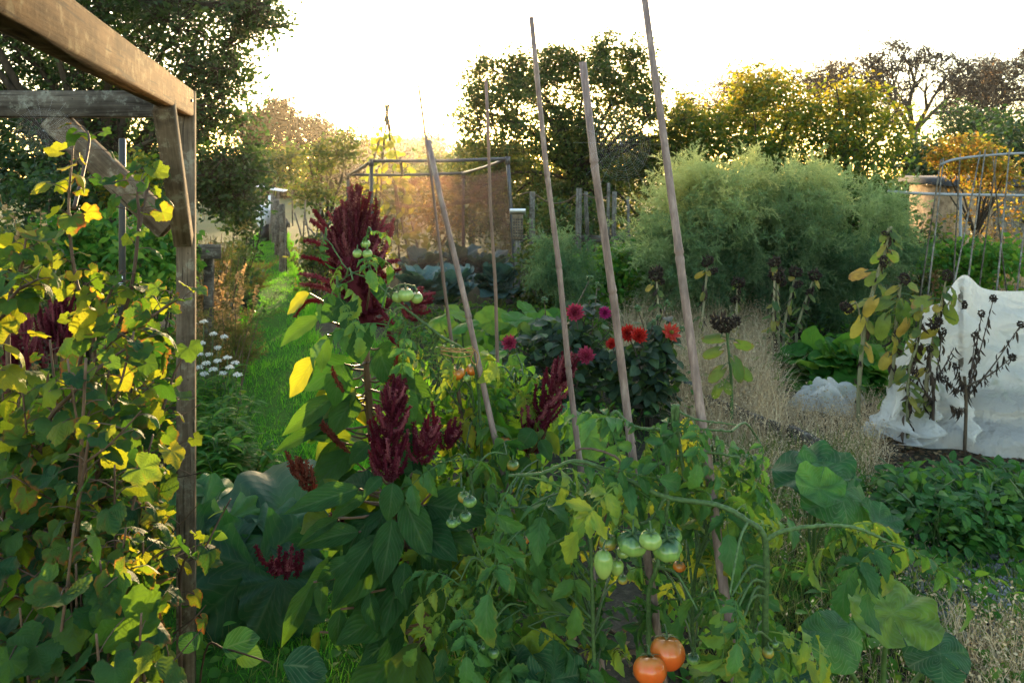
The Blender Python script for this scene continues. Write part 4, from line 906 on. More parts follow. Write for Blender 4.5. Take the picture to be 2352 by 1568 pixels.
M['petal_red'] = petal_mat('petal_red', (.34, .008, .008), (.42, .02, .012), (.5, .03, .015))
M['petal_fire'] = petal_mat('petal_fire', (.36, .010, .008), (.48, .06, .035), (.5, .06, .02))
M['petal_plum'] = petal_mat('petal_plum', (.20, .006, .06), (.34, .02, .13), (.4, .02, .12))
def flower(parent, p, r, mat, face=(0, -1, .45), full=True):
    face = nrm(np.array(face) + rng.normal(size=3) * .18); g = MB(); o = MB()
    for ring, (k, el, s) in enumerate([(15, .05, 1.0), (14, .32, .92), (12, .62, .80), (9, .95, .62), (6, 1.25, .45)] if full else [(9, .1, 1.0), (8, .35, .9)]):
        az = np.arange(k) * 2 * pi / k + ring * .5 + R(-.12, .12, k); e1 = nrm(np.cross(face, [.1, .2, 1])); e2 = np.cross(face, e1)
        rad = np.cos(az)[:, None] * e1 + np.sin(az)[:, None] * e2; e = el + R(-.12, .12, k)[:, None]
        d = rad * np.cos(e) + face * np.sin(e); nn = face * np.cos(e) - rad * np.sin(e)
        g.inst(PETAL, np.tile(p, (k, 1)) + d * r * .12, d, nn, r * s * R(.9, 1.08, k))
    f = g.build('flower', mat, parent)
    g = MB(); q = sph(60); g.inst(FLORET, p + face * r * .15 + q * r * .12, q, sph(60), r * .13); g.build('flower_center', M['bean'] if not full else mat, f)
    return f
def dahlia(label, base, span, n, flowers, buds, stems_to):
    t = thing('dahlia_plant', base, label, 'dahlia'); s, l = MB(), MB(); ends = []
    for (x, y, Z) in stems_to + [f[:3] for f in flowers] + [b[:3] for b in buds]:
        e = P(x, y, Z); q = np.asarray(base) + [R(-.12, .12), R(-.1, .1), 0]; c = curve([q, q * .45 + e * .55 + [R(-.05, .05), 0, .06], e], 10); s.tube(c, [.008, .005, .003], 5, False); ends.append(c)
        m = 6
        for i in range(m):
            p = c[int(R(2, 8))]; l.inst(OVATE, np.tile(p, (3, 1)) + rng.normal(size=(3, 3)) * .03, sph(3) * [1, 1, .4] + [0, 0, -.1], sph(3) * .5 + [0, -.3, .9], R(.07, .13, 3))
    p = np.asarray(base) + [0, 0, .32] + sph(n) * R(.3, 1, (n, 1)) ** .5 * np.asarray(span); p[:, 2] = np.maximum(p[:, 2], .04)
    l.inst(OVATE, p, sph(n) * [1, 1, .4] + [0, 0, -.15], sph(n) * .55 + [0, -.25, .9], R(.06, .13, n))
    s.build('stem', M['dark_stem'], t); l.build('leaves', M['dahlia_leaf'], t)
    for (x, y, Z, r, m_, full) in flowers: flower(t, P(x, y, Z) - [0, .02, 0], r / FPX * Z, M[m_], full=full)
    for (x, y, Z, r) in buds:
        g = MB(); q = sph(26); g.inst(FLORET, P(x, y, Z) + q * r / FPX * Z * .5, q + [0, 0, .5], sph(26), r / FPX * Z * 1.0); g.build('bud', M['stem_green'], t)
    return t
dahlia('dark leaved dahlia with pink pompom flowers, left of the middle cane', P(1270, 407, 5.3) * [1, 1, 0], (.42, .35, .36), 620, [(1320, 716, 5.25, 21, 'petal_pink', True), (1170, 786, 5.1, 18, 'petal_pink', True), (1345, 815, 5.0, 21, 'petal_pink', True), (1388, 717, 5.3, 15, 'petal_plum', True)], [(1355, 640, 5.4, 7), (1250, 690, 5.3, 7), (1372, 655, 5.4, 6)], [(1250, 720, 5.3), (1300, 750, 5.1), (1400, 760, 5.3), (1150, 820, 5.2), (1355, 690, 5.35)])
dahlia('thin stemmed dahlia with fiery red flowers and green buds', P(1480, 407, 5.15) * [1, 1, 0], (.26, .25, .26), 260, [(1441, 764, 5.1, 20, 'petal_red', True), (1467, 769, 5.0, 20, 'petal_red', True), (1540, 762, 5.1, 23, 'petal_fire', False), (1404, 788, 5.1, 14, 'petal_red', True)], [(1465, 708, 5.1, 7), (1532, 697, 5.2, 7), (1500, 740, 5.1, 6), (1567, 755, 5.1, 6), (1512, 730, 5.2, 6), (1537, 740, 5.2, 6)], [(1490, 800, 5.1), (1560, 830, 5.1)])

# ---------------------------------------------------------------- sunflowers, dead stalks
M['sun_leaf'] = leaf_mat('sun_leaf', [(0, (.035, .07, .025)), (.55, (.08, .11, .03)), (.8, (.26, .20, .04)), (1, (.38, .20, .04))], [(0, (.14, .30, .03)), (.55, (.34, .42, .04)), (1, (.6, .36, .05))], .42, .5, .4, 5, .35, edge=(.16, .08, .03))
M['dead'] = leaf_mat('dead', [(0, (.018, .013, .011)), (1, (.06, .042, .03))], [(0, (.03, .02, .01)), (1, (.10, .06, .03))], .2, .7, .25, 0)
M['pale_stem'] = plain_mat('pale_stem', [(0, (.13, .13, .06)), (1, (.26, .22, .12))], .7, .3, 40, .3, .3, stretch=(1, 1, .15))
def deadhead(parent, p, r, face):
    face = nrm(np.asarray(face, float)); g = MB(); k = 130; q = sph(k); q = q - face * (q @ face)[:, None] * .55
    g.inst(FLORET, p + q * r * .72, nrm(q + face * .3), sph(k), r * R(.25, .5, k)); m = 22; e1 = nrm(np.cross(face, [.2, .1, 1])); e2 = np.cross(face, e1); a = R(0, 2 * pi, m)[:, None]
    d = np.cos(a) * e1 + np.sin(a) * e2; g.inst(LANCE, p + d * r * .7, d - face * .5, np.tile(face, (m, 1)), r * R(.5, .9, m)); return g.build('seed_head', M['dead'], parent)
def sunflower(label, stem, leaves, heads, r=.011, dead=0, name='sunflower', mat='pale_stem'):
    r = r * 1.3
    pts = [P(*s) for s in stem]; b = pts[0] * [1, 1, 0]; t = thing(name, b, label, 'sunflower'); c = curve([b] + pts, 24)
    g = MB(); g.tube(c, [r, r * .85, r * .6], 7); g.build('stem', M[mat], t)
    for (x, y, Z, s, ax, ay, rn) in leaves:
        p = P(x, y, Z); i = np.argmin(((c - p - [0, 0, .04]) ** 2).sum(1)); g = MB(); d = np.array([ax, R(-.5, .1), -ay])
        g.inst(HEART[rng.integers(3)], p, d, nrm(np.array([-ax * .2, -.75, .65]) + rng.normal(size=3) * .3), np.array([[.42, .66, .5]]) * s / FPX * Z, rn); lo = g.build('leaf', M['sun_leaf'], t)
        g = MB(); g.tube(curve([c[i], (c[i] + p) / 2 + [0, 0, .015], p], 5), .003, 4, False); g.build('stalk', M['stem_green'], lo)
    for (x, y, Z, rr, f) in heads:
        p = P(x, y, Z); deadhead(t, p, rr / FPX * Z, f); g = MB(); i = np.argmin(((c - p) ** 2).sum(1)); g.tube(curve([c[max(0, i - 3)], (c[i] + p) / 2 + [0, 0, .03], p], 6), [.005, .004], 4, False); g.build('flower_stalk', M[mat], t)
    if dead:
        g = MB(); i = rng.integers(3, 22, dead * 2); p = c[i] + rng.normal(size=(dead * 2, 3)) * .012
        for k in range(dead * 2): g.inst(OVATE, p[k], [R(-.6, .6), R(-.6, .4), -1], sph(1), np.array([[.45, 1, 1.3]]) * R(.04, .10))
        g.build('withered_leaves', M['dead'], t); g = MB(); i = rng.integers(5, 23, dead); q = sph(dead) * [1, 1, .5]
        g.inst(HEART[1], c[i] + q * .03, q + [0, 0, -.5], q * .4 + [0, -.5, .7], np.stack([R(.02, .045, dead), R(.04, .08, dead), R(.02, .06, dead)], 1), R(0, .8, dead)); g.build('small_leaves', M['sun_leaf'], t)
    return t
sunflower('tall yellowing sunflower with an upright leafy tip, left of the white cover', [(1972, 900, 5.0), (1985, 760, 5.0), (2010, 650, 5.0), (2038, 560, 5.0), (2047, 520, 5.0)],
          [(1985, 625, 4.95, 60, -.8, .1, .95), (1975, 740, 4.95, 62, -.3, 1, .75), (2005, 690, 4.9, 55, -.5, .5, .85), (2050, 538, 5, 40, .9, .1, .3), (2050, 585, 5, 48, .6, .5, .4), (2020, 630, 5.0, 60, -.7, .3, .45), (2030, 660, 4.95, 50, .5, .6, .5), (1960, 700, 5, 40, -.7, .6, .65), (2030, 580, 5, 45, -.6, .6, .35), (1995, 800, 5, 60, .6, .7, .8)], [(1945, 706, 4.95, 16, (-.6, -.4, -.6)), (2036, 536, 5, 10, (0, -.2, 1)), (2030, 600, 4.95, 13, (.3, -.8, .1))], dead=14)
sunflower('middle yellowing sunflower with round yellow leaf below a green one', [(2042, 920, 4.9), (2055, 800, 4.9), (2060, 720, 4.9), (2068, 650, 4.9)],
          [(2075, 710, 4.85, 75, .1, 1, .2), (2085, 742, 4.82, 50, -.3, 1, .88), (2030, 735, 4.85, 66, -.5, .9, .45), (2108, 690, 4.9, 60, .8, .4, .4), (2042, 690, 4.9, 60, -.8, .3, .35), (2085, 650, 4.9, 45, .6, .3, .5), (2060, 780, 4.85, 55, .5, .8, .7), (2040, 820, 4.9, 50, -.5, .8, .8)], [(2078, 640, 4.85, 14, (.3, -.7, .3)), (2105, 720, 4.85, 13, (.4, -.6, -.4))], dead=16)
sunflower('right yellowing sunflower with a dark round head in front of the white peak', [(2125, 960, 4.75), (2130, 860, 4.75), (2150, 750, 4.75), (2172, 660, 4.75)],
          [(2195, 670, 4.7, 62, .6, .8, .4), (2180, 715, 4.7, 60, .3, 1, .55), (2130, 690, 4.75, 60, -.8, .2, .4), (2150, 760, 4.7, 50, -.6, .7, .75), (2115, 800, 4.75, 50, -.7, .6, .6)], [(2176, 632, 4.7, 13, (.1, -.9, .1)), (2148, 742, 4.65, 17, (.2, -.7, -.5)), (2215, 700, 4.7, 10, (.5, -.5, 0))], dead=18)
sunflower('leafy stem with black withered leaves between the two right sunflowers', [(2085, 930, 4.7), (2088, 850, 4.7), (2110, 780, 4.7), (2118, 700, 4.7)], [(2095, 790, 4.7, 45, .6, .6, .7), (2070, 850, 4.7, 45, -.5, .8, .6)], [], dead=26, r=.008)
sunflower('green sunflower with a brown drooping head beside the thick cane', [(1680, 900, 4.9), (1676, 830, 4.9), (1668, 760, 4.9)],
          [(1655, 775, 4.9, 52, -.9, -.2, .4), (1650, 805, 4.85, 50, -.8, .3, .5), (1690, 835, 4.8, 72, .45, .8, .08), (1700, 790, 4.9, 58, .9, .5, .25), (1655, 850, 4.9, 55, -.8, .6, .5), (1665, 880, 4.85, 42, .5, .8, .3), (1705, 850, 4.9, 50, .8, .8, .2), (1650, 890, 4.85, 45, -.6, .7, .55)], [(1660, 742, 4.85, 26, (-.2, -.6, -.5)), (1690, 738, 4.9, 15, (.5, -.6, -.4))], r=.009, mat='stem_green')
for k, (x, xt, yt, lab) in enumerate([(1775, 1780, 602, 'dead brown sunflower stalk tallest in the row before the asparagus'), (1788, 1785, 632, 'dead brown sunflower stalk with a large black head, second in the row'), (1800, 1828, 625, 'dead brown sunflower stalk leaning right with a drooped head'), (1830, 1872, 632, 'dead brown sunflower stalk bent far over to the right'), (1515, 1507, 628, 'dead dark sunflower head on a stalk behind the dahlias'), (1610, 1625, 600, 'thin dead stalk with a small dark head at the asparagus foot'), (1690, 1695, 650, 'short dead stalk with a black head before the asparagus shadow')]):
    Z = 6.4 + .1 * k; sunflower(lab, [(x, 760, Z), ((x + xt) / 2, 690, Z), (xt, yt, Z)], [(xt - 12, yt + 28, Z, 26, -.8, .5, .85)] if k in (4, 5) else [], [(xt, yt, Z - .04, 19 if k in (1, 4) else 15, (R(-.5, .5), -.6, -.5)), (xt + R(-14, 14), yt + R(18, 40), Z, 11, (R(-.5, .5), -.5, -.6))], .010, 9, 'dead_sunflower')
def dead_stalk(label, tips, base):
    b = P(*base) * [1, 1, 0]; t = thing('dead_stalk', b, label, 'dead plant'); s, l = MB(), MB(); trunk = curve([b, b + [.01, 0, .3], b + [0, 0, .45]], 10)
    s.tube(trunk, [.010, .008], 6, False)
    for tp in tips:
        e = P(*tp); a = trunk[int(R(2, 8))]; c = curve([a, a * .5 + e * .5 + [0, 0, -.02], e], 12); s.tube(c, [.006, .0025], 4, False)
        for i in range(2, 12):
            for _ in range(2): l.inst(OVATE, c[i] + rng.normal(size=3) * .008, [R(-.4, .4), R(-.4, .4), -1], sph(1), np.array([[.35, 1, 1.4]]) * R(.03, .075))
        if R(0, 1) < .8: q = sph(40); l.inst(FLORET, e + q * .012, q, sph(40), .014)
    s.build('stem', M['dark_stem'], t); l.build('withered_leaves', M['dead'], t); return t
dead_stalk('black withered branching stalk in front of the white cover', [(2282, 685, 4.6), (2345, 745, 4.55), (2170, 870, 4.6), (2240, 770, 4.6), (2255, 720, 4.65), (2195, 840, 4.6), (2325, 820, 4.5), (2185, 930, 4.5)], (2215, 1020, 4.6))
dead_stalk('smaller blackened stalk left of the withered branching stalk', [(2135, 800, 4.7), (2165, 760, 4.7), (2100, 850, 4.7), (2190, 800, 4.7)], (2140, 1000, 4.7))

# ---------------------------------------------------------------- potatoes, chives, path edge plants
def leafy_clump(name, label, cat, base, w_, h, n, size, tpl, mat, group=None, up=.3, stems=8, dens=.5):
    t = thing(name, base, label, cat, group); s, l = MB(), MB(); base = np.asarray(base, float)
    for k in range(stems):
        e = base + [R(-w_, w_) * .8, R(-w_, w_) * .8, h * R(.6, 1)]; s.tube(curve([base + [R(-.04, .04), R(-.04, .04), 0], (base + e) / 2 + [0, 0, .05], e], 6), [.006, .003], 4, False)
    u = sph(n); u[:, 2] = np.abs(u[:, 2]); p = base + u * R(.2, 1, (n, 1)) ** dens * [w_, w_, h]
    l.inst(tpl, p, nrm(u * [1, 1, .2] + sph(n) * .6 + [0, 0, up - .3]), nrm(u * .4 + sph(n) * .35 + [0, -.2, .9]), size * R(.6, 1.25, n))
    s.build('stem', M['stem_green'], t); l.build('leaves', M[mat], t); return t
M['potato'] = leaf_mat('potato', [(0, (.014, .062, .014)), (.7, (.032, .125, .020)), (1, (.08, .15, .022))], [(0, (.05, .19, .02)), (1, (.22, .42, .03))], .34, .5, .3, 5, .3)
pos = ['back left', 'back middle', 'back right', 'middle left', 'middle', 'middle right', 'front left', 'front centre', 'front right']
for k, (x, Z) in enumerate([(2090, 3.85), (2200, 3.9), (2325, 3.9), (2110, 3.62), (2225, 3.66), (2350, 3.66), (2150, 3.42), (2260, 3.44), (2390, 3.46)]):
    leafy_clump('potato_plant', 'potato plant at the %s of the leafy bed below the white cover' % pos[k], 'potato plant', P(x, 407, Z) * [1, 1, 0], *((.19, .20) if k < 3 else (.2, .27)), 300, .062, OVATE, 'potato', 'potato plants in the bed')
for (x, Z, w_, h, n, lab) in [(1880, 6.2, .35, .3, 140, 'broad leaved green squash clump behind the fleece heap'), (1960, 5.9, .25, .38, 90, 'dark green squash clump left of the tall sunflower stems')]:
    leafy_clump('squash_clump', lab, 'squash', P(x, 407, Z) * [1, 1, 0], w_, h, n, .17, SQUASH[0], 'weed')
M['petal_white'] = plain_mat('petal_white', [(0, (.55, .55, .56)), (1, (.74, .72, .68))], .6, .3, trans=(.8, .8, .7), tf=.35)
for k, (x, Z, hs, lab) in enumerate([(478, 4.9, [(468, 740), (490, 768), (463, 790), (500, 800), (480, 815), (515, 775)], 'white flowered garlic chives nearest the timber post, upper clump'), (510, 4.6, [(500, 830), (528, 845), (512, 858), (540, 835), (490, 850), (522, 822), (546, 862)], 'white flowered garlic chives lowest by the grass path'), (462, 4.7, [(458, 845), (470, 860), (456, 815), (474, 835)], 'white flowered garlic chives half hidden by the timber post')]):
    b = P(x, 407, Z) * [1, 1, 0]; t = thing('chive_plant', b, lab, 'chives'); s = MB(); n = 90; s.blades(b + np.stack([R(-.12, .12, n), R(-.1, .1, n), 0 * R(0, 1, n)], 1), R(.2, .4, n), .006, R(0, 6.28, n), R(.2, 1.3, n), 3); s.build('leaves', M['grass'], t)
    st = MB()
    for (hx, hy) in hs:
        e = P(hx, hy, Z + R(-.12, .12)); st.tube(curve([b + [R(-.06, .06), R(-.06, .06), 0], (b + e) / 2 + [R(-.03, .03), 0, .05], e], 6), .0025, 4, False)
        g = MB(); q = sph(90); q[:, 2] = np.abs(q[:, 2]) * .6; g.inst(SMALL, e + q * .021, sph(90), q + sph(90) * .3, .010); g.build('flower_head', M['petal_white'], t)
    st.build('stem', M['stem_green'], t)
for k, (x, y, Z, n, lab) in enumerate([(500, 900, 4.35, 16, 'upright leafy phlox like plant below the white chives'), (515, 940, 4.1, 13, 'upright leafy plant spilling onto the grass path'), (470, 960, 4.0, 14, 'upright leafy plant right of the timber post, middle height'), (520, 1010, 3.8, 14, 'short leafy plant between the path and the rhubarb'), (440, 1040, 3.7, 10, 'short leafy plant behind the timber post foot above the rhubarb'), (480, 850, 4.7, 12, 'leafy stems standing among the white chive flowers')]):
    b = P(x, 407, Z) * [1, 1, 0]; h = P(x, y, Z)[2]; t = thing('phlox_plant', b, lab, 'leafy plant'); s, l = MB(), MB()
    for i in range(n):
        q = b + [R(-.1, .1), R(-.1, .1), 0]; e = q + [R(-.12, .12), R(-.12, .12), h * R(.65, 1.05)]; c = curve([q, (q + e) / 2, e], 14); s.tube(c, [.004, .002], 4, False); m = 40; j = R(.25, 1, m); a = R(0, 6.28, m)
        p = np.stack([np.interp(j, np.linspace(0, 1, 14), c[:, w]) for w in range(3)], 1); l.inst(LANCE, p, np.stack([np.cos(a), np.sin(a), R(.0, .9, m)], 1), np.tile([0, 0, 1.], (m, 1)), R(.06, .11, m))
    s.build('stem', M['stem_green'], t); l.build('leaves', M['weed'], t)
M['bronze'] = leaf_mat('bronze', [(0, (.04, .06, .02)), (.5, (.075, .085, .025)), (1, (.14, .095, .03))], [(0, (.10, .18, .03)), (1, (.26, .18, .04))], .42, .6, .3, 0)
for (x, Z, h, lab) in [(500, 6.2, 1.25, 'bronze yellow fennel fronds just right of the timber post'), (515, 7.4, 1.0, 'bronze fennel leaning over the left edge of the path'), (520, 5.3, .75, 'low yellowing fennel above the chive flowers'), (575, 9.6, .6, 'low yellow green fennel tuft at the path bend')]:
    b = P(x, 407, Z) * [1, 1, 0]; t = thing('fennel_plant', b, lab, 'fennel'); s, l = MB(), MB()
    for i in range(12):
        q = b + [R(-.08, .08), R(-.08, .08), 0]; e = q + [R(-.18, .18), R(-.2, .2), h * R(.7, 1)]; c = curve([q, (q + e) / 2 + [0, 0, .05], e], 12); s.tube(c, [.006, .0025], 4, False); m = 9; j = rng.integers(4, 12, m)
        l.inst(SPRAY[i % 4], c[j], sph(m) * [1, 1, .5] + [0, 0, .5], sph(m), R(.12, .24, m)); 
    s.build('stem', M['twig'], t); l.build('fronds', M['bronze'], t)

# ================================================================ THE FOREGROUND
# ---------------------------------------------------------------- timber frame
tf = thing('timber_frame', (-1.0, 2.47, 0), 'weathered timber arch frame with knee braces standing over the currant bush', 'frame')
yaw = math.atan2(.2575, 1.0); FM = rotz(yaw)                       # local +Y runs along the long rail, away from the camera
rx_, ry_ = FM[:, 0], FM[:, 1]
pc = np.array([P(428, 407, 2.47)[0], 2.47, 0])                      # post centre
g = MB(); g.box(pc + [0, 0, .925], (.052, .05, 1.884), FM, .003); g.build('post', M['wood'], tf)
zt, zb = 1.868, 1.787
m_ = (zt + zb) / 2; Lr = 3.1
g = MB(); g.box(np.array([0, -Lr / 2 - .0265, 0]), (.050, Lr, zt - zb), None, .004); lr = g.build('long_rail', M['wood_y'], tf)
lr.location = tuple(pc + [0, 0, m_] - np.array(tf.location)); lr.rotation_euler = (0, 0, yaw)
Lc = 2.4
g = MB(); g.box(np.array([-Lc / 2 - .028, 0, 0]), (Lc, .048, zt - zb), None, .004); cr = g.build('cross_rail', M['wood_x'], tf)
cr.location = tuple(pc + [0, .0, m_ - .002] - np.array(tf.location))
for nm in (lr, cr):                                                 # these two carry their own placement
    v = nm.data.vertices; co = np.empty(len(v) * 3, np.float32); v.foreach_get('co', co); co = co.reshape(-1, 3) + np.array(tf.location, np.float32); v.foreach_set('co', co.ravel())
def brace(name, a, b, w_, th, mat, side):
    a, b = np.asarray(a), np.asarray(b); d = nrm(b - a); sx = nrm(side); n_ = np.cross(sx, d); g = MB()
    Mx = np.stack([sx, n_, d], 1); g.box([0, 0, 0], (th, w_, np.linalg.norm(b - a)), None, .003)
    o = g.build(name, mat, tf); co = np.empty(len(o.data.vertices) * 3, np.float32); o.data.vertices.foreach_get('co', co); co = co.reshape(-1, 3) + np.array(tf.location, np.float32); o.data.vertices.foreach_set('co', co.ravel())
    from mathutils import Matrix
    o.matrix_local = Matrix.Translation(Vector((a + b) / 2 - np.array(tf.location))) @ Matrix(Mx.tolist()).to_4x4(); return o
brace('knee_brace', pc - ry_ * .050 + [0, 0, 1.405], pc - ry_ * .40 + [0, 0, 1.790], .052, .051, M['wood'], rx_)
brace('knee_brace', pc + [-.055, .004, 1.44], pc + [-.42, .004, 1.786], .075, .046, M['wood'], (0, 1, 0))
for (q, d) in [(pc - ry_ * .078 + [0, 0, 1.425], -ry_), (pc - ry_ * .076 + rx_ * .012 + [0, 0, 1.427], -ry_), (pc + rx_ * .025 - ry_ * .08 + [0, 0, 1.83], rx_)]:
    g = MB(); g.tube([q, q + d * .004], .0045, 8); g.build('screw', M['black'], tf)
def web(label, x, y, Z, r, turns, nrm_):
    g = MB(); c0 = P(x, y, Z); e1 = nrm(np.cross(nrm_, [0, 0, 1])); e2 = np.cross(e1, nrm_); k = 18
    th = np.linspace(0, turns * 2 * pi, turns * k + 1); rr = r * (.12 + .88 * th / th[-1]) * (1 + .05 * np.sin(th * 3))
    p = c0 + (np.cos(th) * rr)[:, None] * e1 + (np.sin(th) * rr * .85)[:, None] * e2; g.segs(p[:-1], p[1:], .00007, .00007)
    a = np.arange(k) * 2 * pi / k; q = c0 + (np.cos(a) * r * 1.45)[:, None] * e1 + (np.sin(a) * r * 1.15)[:, None] * e2; g.segs(np.tile(c0, (k, 1)), q, .00008, .00008)
    return tag(g.build('spider_web', M['white']), label, 'spider web')
web('round spider web hanging under the cross rail at the far left', 100, 300, 2.42, .085, 17, np.array([.1, -1, .1]))
web('faint spider web strung between the short thick cane and the split topped cane', 1425, 330, 2.1, .10, 14, np.array([.5, -1, .1]))

# ---------------------------------------------------------------- bamboo canes
def bamboo_mat():
    m = NT('bamboo'); v = m.lf()[1]; n1 = m.noise(60, 4, m.scale((1, 1, .22)), .7); n2 = m.noise(9, 3)
    c = m.ramp(n1, [(.28, (.055, .035, .030)), (.5, (.165, .108, .088)), (.72, (.34, .25, .20))])
    c = m.mix(m.math('MULTIPLY', n2, .5), c, (.22, .14, .12)); f = m.n('ShaderNodeMapRange'); m.l(m.noise(4.5, 3), f.inputs[0]); f.inputs[1].default_value = .62; f.inputs[2].default_value = .70
    c = m.mix(m.math('MULTIPLY', f.outputs[0], .7), c, (.05, .035, .028)); return m.done(m.pbr(c, .55, .4, m.bump(n1, .35, .002)))
M['bamboo'] = bamboo_mat(); M['bamboo_brown'] = plain_mat('bamboo_brown', [(0, (.11, .065, .045)), (1, (.17, .10, .07))], .55, .4, 60, .4, .3, stretch=(1, 1, .2))
def cane(label, top, bot, rt, rb, gap, mat='bamboo', bow=0.0):
    a, b = P(*top), P(*bot); d = b - a
    base = a + d * (a[2] / (a[2] - b[2])); base[2] = -.03; Ln = np.linalg.norm(base - a)
    nn = int(Ln / gap); s = [0]; r = [1]
    for k in range(nn):
        c0 = (k + .62 + R(-.08, .08)) * gap / Ln
        for ds, f in ((-.012, 1.0), (-.004, 1.10), (0, 1.22), (.0025, .92), (.006, 1.12), (.016, 1.0)):
            if 0 < c0 + ds < 1: s.append(c0 + ds); r.append(f)
    s.append(1); r.append(1); o = np.argsort(s); s = np.array(s)[o]; r = np.array(r)[o]
    p = a + (base - a) * s[:, None]; ph = R(0, 6)
    p[:, 0] += bow * np.sin(s * pi) + .003 * np.sin(s * 17 + ph) ; p[:, 1] += .003 * np.cos(s * 13 + ph)
    g = MB(); g.tube(p, (rt + (rb - rt) * s) * r, 12)
    o = g.build('bamboo_cane', M[mat]); return tag(o, label, 'cane', 'bamboo canes in the tomato bed')
cane('thickest bamboo cane, running out of the top edge and down through the front tomato plant', (1474, -60, 2.05), (1662, 1325, 1.85), .0085, .0138, .44)
cane('short thick bamboo cane with a sawn top, second from the right', (1336, 143, 2.25), (1452, 1010, 2.25), .0105, .0125, .42)
cane('tall slim bamboo cane with a rounded tip, third from the right', (1218, 40, 2.5), (1330, 1035, 2.5), .0075, .0105, .30)
cane('thin straight brown cane passing in front of the right half of the cage', (1115, 185, 3.3), (1152, 1000, 3.3), .0060, .0085, .33, 'bamboo_brown')
cane('pale bamboo cane tied with twine beside the orange tomatoes', (984, 322, 2.5), (1140, 1005, 2.45), .0085, .0098, .36)
cane('slender brown cane with a fine tapering tip, leftmost of the canes', (963, 196, 2.8), (1047, 850, 2.75), .0035, .0098, .40, 'bamboo_brown')
M['twine'] = plain_mat('twine', [(0, (.30, .15, .05)), (1, (.42, .24, .09))], .9, .2, 200, .4, .4)
g = MB()
for k in range(5):
    a, b = P(1012, 795 + 4 * k, 2.44), P(1086, 796 + 5 * k, 2.44); mdl = (a + b) / 2 + [0, R(-.02, .02), R(-.012, .004)]
    g.tube(curve([a, mdl, b], 8), .0016, 5)
g.tube(curve([P(1086, 800, 2.42), P(1098, 815, 2.44), P(1094, 838, 2.42), P(1082, 825, 2.42), P(1088, 805, 2.42)], 14), .0018, 5)
tag(g.build('garden_twine', M['twine']), 'loops of orange brown twine tying a tomato stem to the pale cane', 'twine')

# ---------------------------------------------------------------- amaranths
M['amar_leaf'] = leaf_mat('amar_leaf', [(0, (.014, .050, .014)), (.55, (.030, .085, .018)), (.85, (.09, .14, .02)), (1, (.24, .20, .02))], [(0, (.06, .19, .015)), (.5, (.22, .42, .02)), (1, (.80, .68, .03))], .34, .55, .2, 9, .28)
M['plume'] = plain_mat('plume', [(0, (.050, .006, .013)), (.55, (.105, .012, .026)), (1, (.30, .085, .095))], .9, .1, 90, .4, .2, trans=(.40, .06, .07), tf=.34)
M['plume_rust'] = plain_mat('plume_rust', [(0, (.055, .012, .008)), (.6, (.11, .028, .016)), (1, (.19, .06, .03))], .85, .12, 90, .3, .2, trans=(.6, .12, .05), tf=.38)
M['amar_stem'] = plain_mat('amar_stem', [(0, (.10, .055, .03)), (1, (.16, .085, .045))], .5, .4, 40, .35, .3, stretch=(1, 1, .15))
def spike(g, pts, r, dens=1.0):
    c = curve(pts, 14); ln = np.linalg.norm(np.diff(c, axis=0), axis=1).sum(); n = int(ln / .0011 * dens)
    prof = lambda t: r * (np.minimum(1, .35 + t * 3.5)) * (1 - t ** 3.2 * .62)
    tt = np.linspace(0, 1, 14); rn = R(0, 1); g.tube(c, prof(tt) * .72, 6, True, rn)
    t = R(0, 1, n); tg = tangents(c); p = np.stack([np.interp(t, tt, c[:, j]) for j in range(3)], 1); T_ = np.stack([np.interp(t, tt, tg[:, j]) for j in range(3)], 1)
    q = sph(n); q = nrm(q - T_ * (q * T_).sum(1)[:, None]); lump = 1 + .22 * np.sin(t * ln / .009 * 2 * pi + R(0, 6))
    g.inst(FLORET, p + q * (prof(t) * .70 * lump)[:, None], nrm(q + T_ * R(.1, .9, (n, 1))), sph(n), R(.0038, .0072, n), np.clip(rn + R(-.4, .4, n), 0, 1))
def plume(axis, prof, n, ln, r, up=.6, outl=0.0):
    """dense head: spikes start on the axis and end on the profile, bending upwards"""
    g = MB(); ax = curve(axis, 20); tg = tangents(ax); L_ = np.linalg.norm(ax[-1] - ax[0])
    for k in range(n):
        t = (k + .5) / n; i = t * 19; c0 = np.array([np.interp(t, np.linspace(0, 1, 20), ax[:, j]) for j in range(3)]); d = tg[int(i)]
        a = k * 2.39996 + R(-.3, .3); e1 = nrm(np.cross(d, [.3, 1, .2])); e2 = np.cross(d, e1); rad = e1 * cos(a) + e2 * sin(a)
        w_ = np.interp(t, np.linspace(0, 1, len(prof)), prof) * R(.85, 1.12 + outl); l_ = ln * R(.75, 1.2) * (1 - .35 * t)
        spike(g, [c0, c0 + rad * w_ * .62 + d * l_ * (.45 - .2 * up), c0 + rad * w_ + d * l_ * up + [0, 0, .012]], r * R(.8, 1.15))
    spike(g, [ax[-5], ax[-2], ax[-1] + (ax[-1] - ax[-3])], r * 1.1)
    return g
def place_leaf(t, mat, base, tip, Z0, Z1, rn, wid=1.0, tp=None, name='leaf'):
    a, b = P(base[0], base[1], Z0), P(tip[0], tip[1], Z1); d = b - a; s = np.linalg.norm(d) * 1.06; tp = rng.integers(0, 3) if tp is None else tp
    n_ = nrm(np.array([R(-.35, .35), -.75, .65])); g = MB(); g.inst(AMAR[tp], a, d + np.array([0, 0, .12 * s]) * (tp + 1), n_, np.array([[s * wid * R(.9, 1.1), s, s]]), rn)
    return g.build(name, M[mat], t)
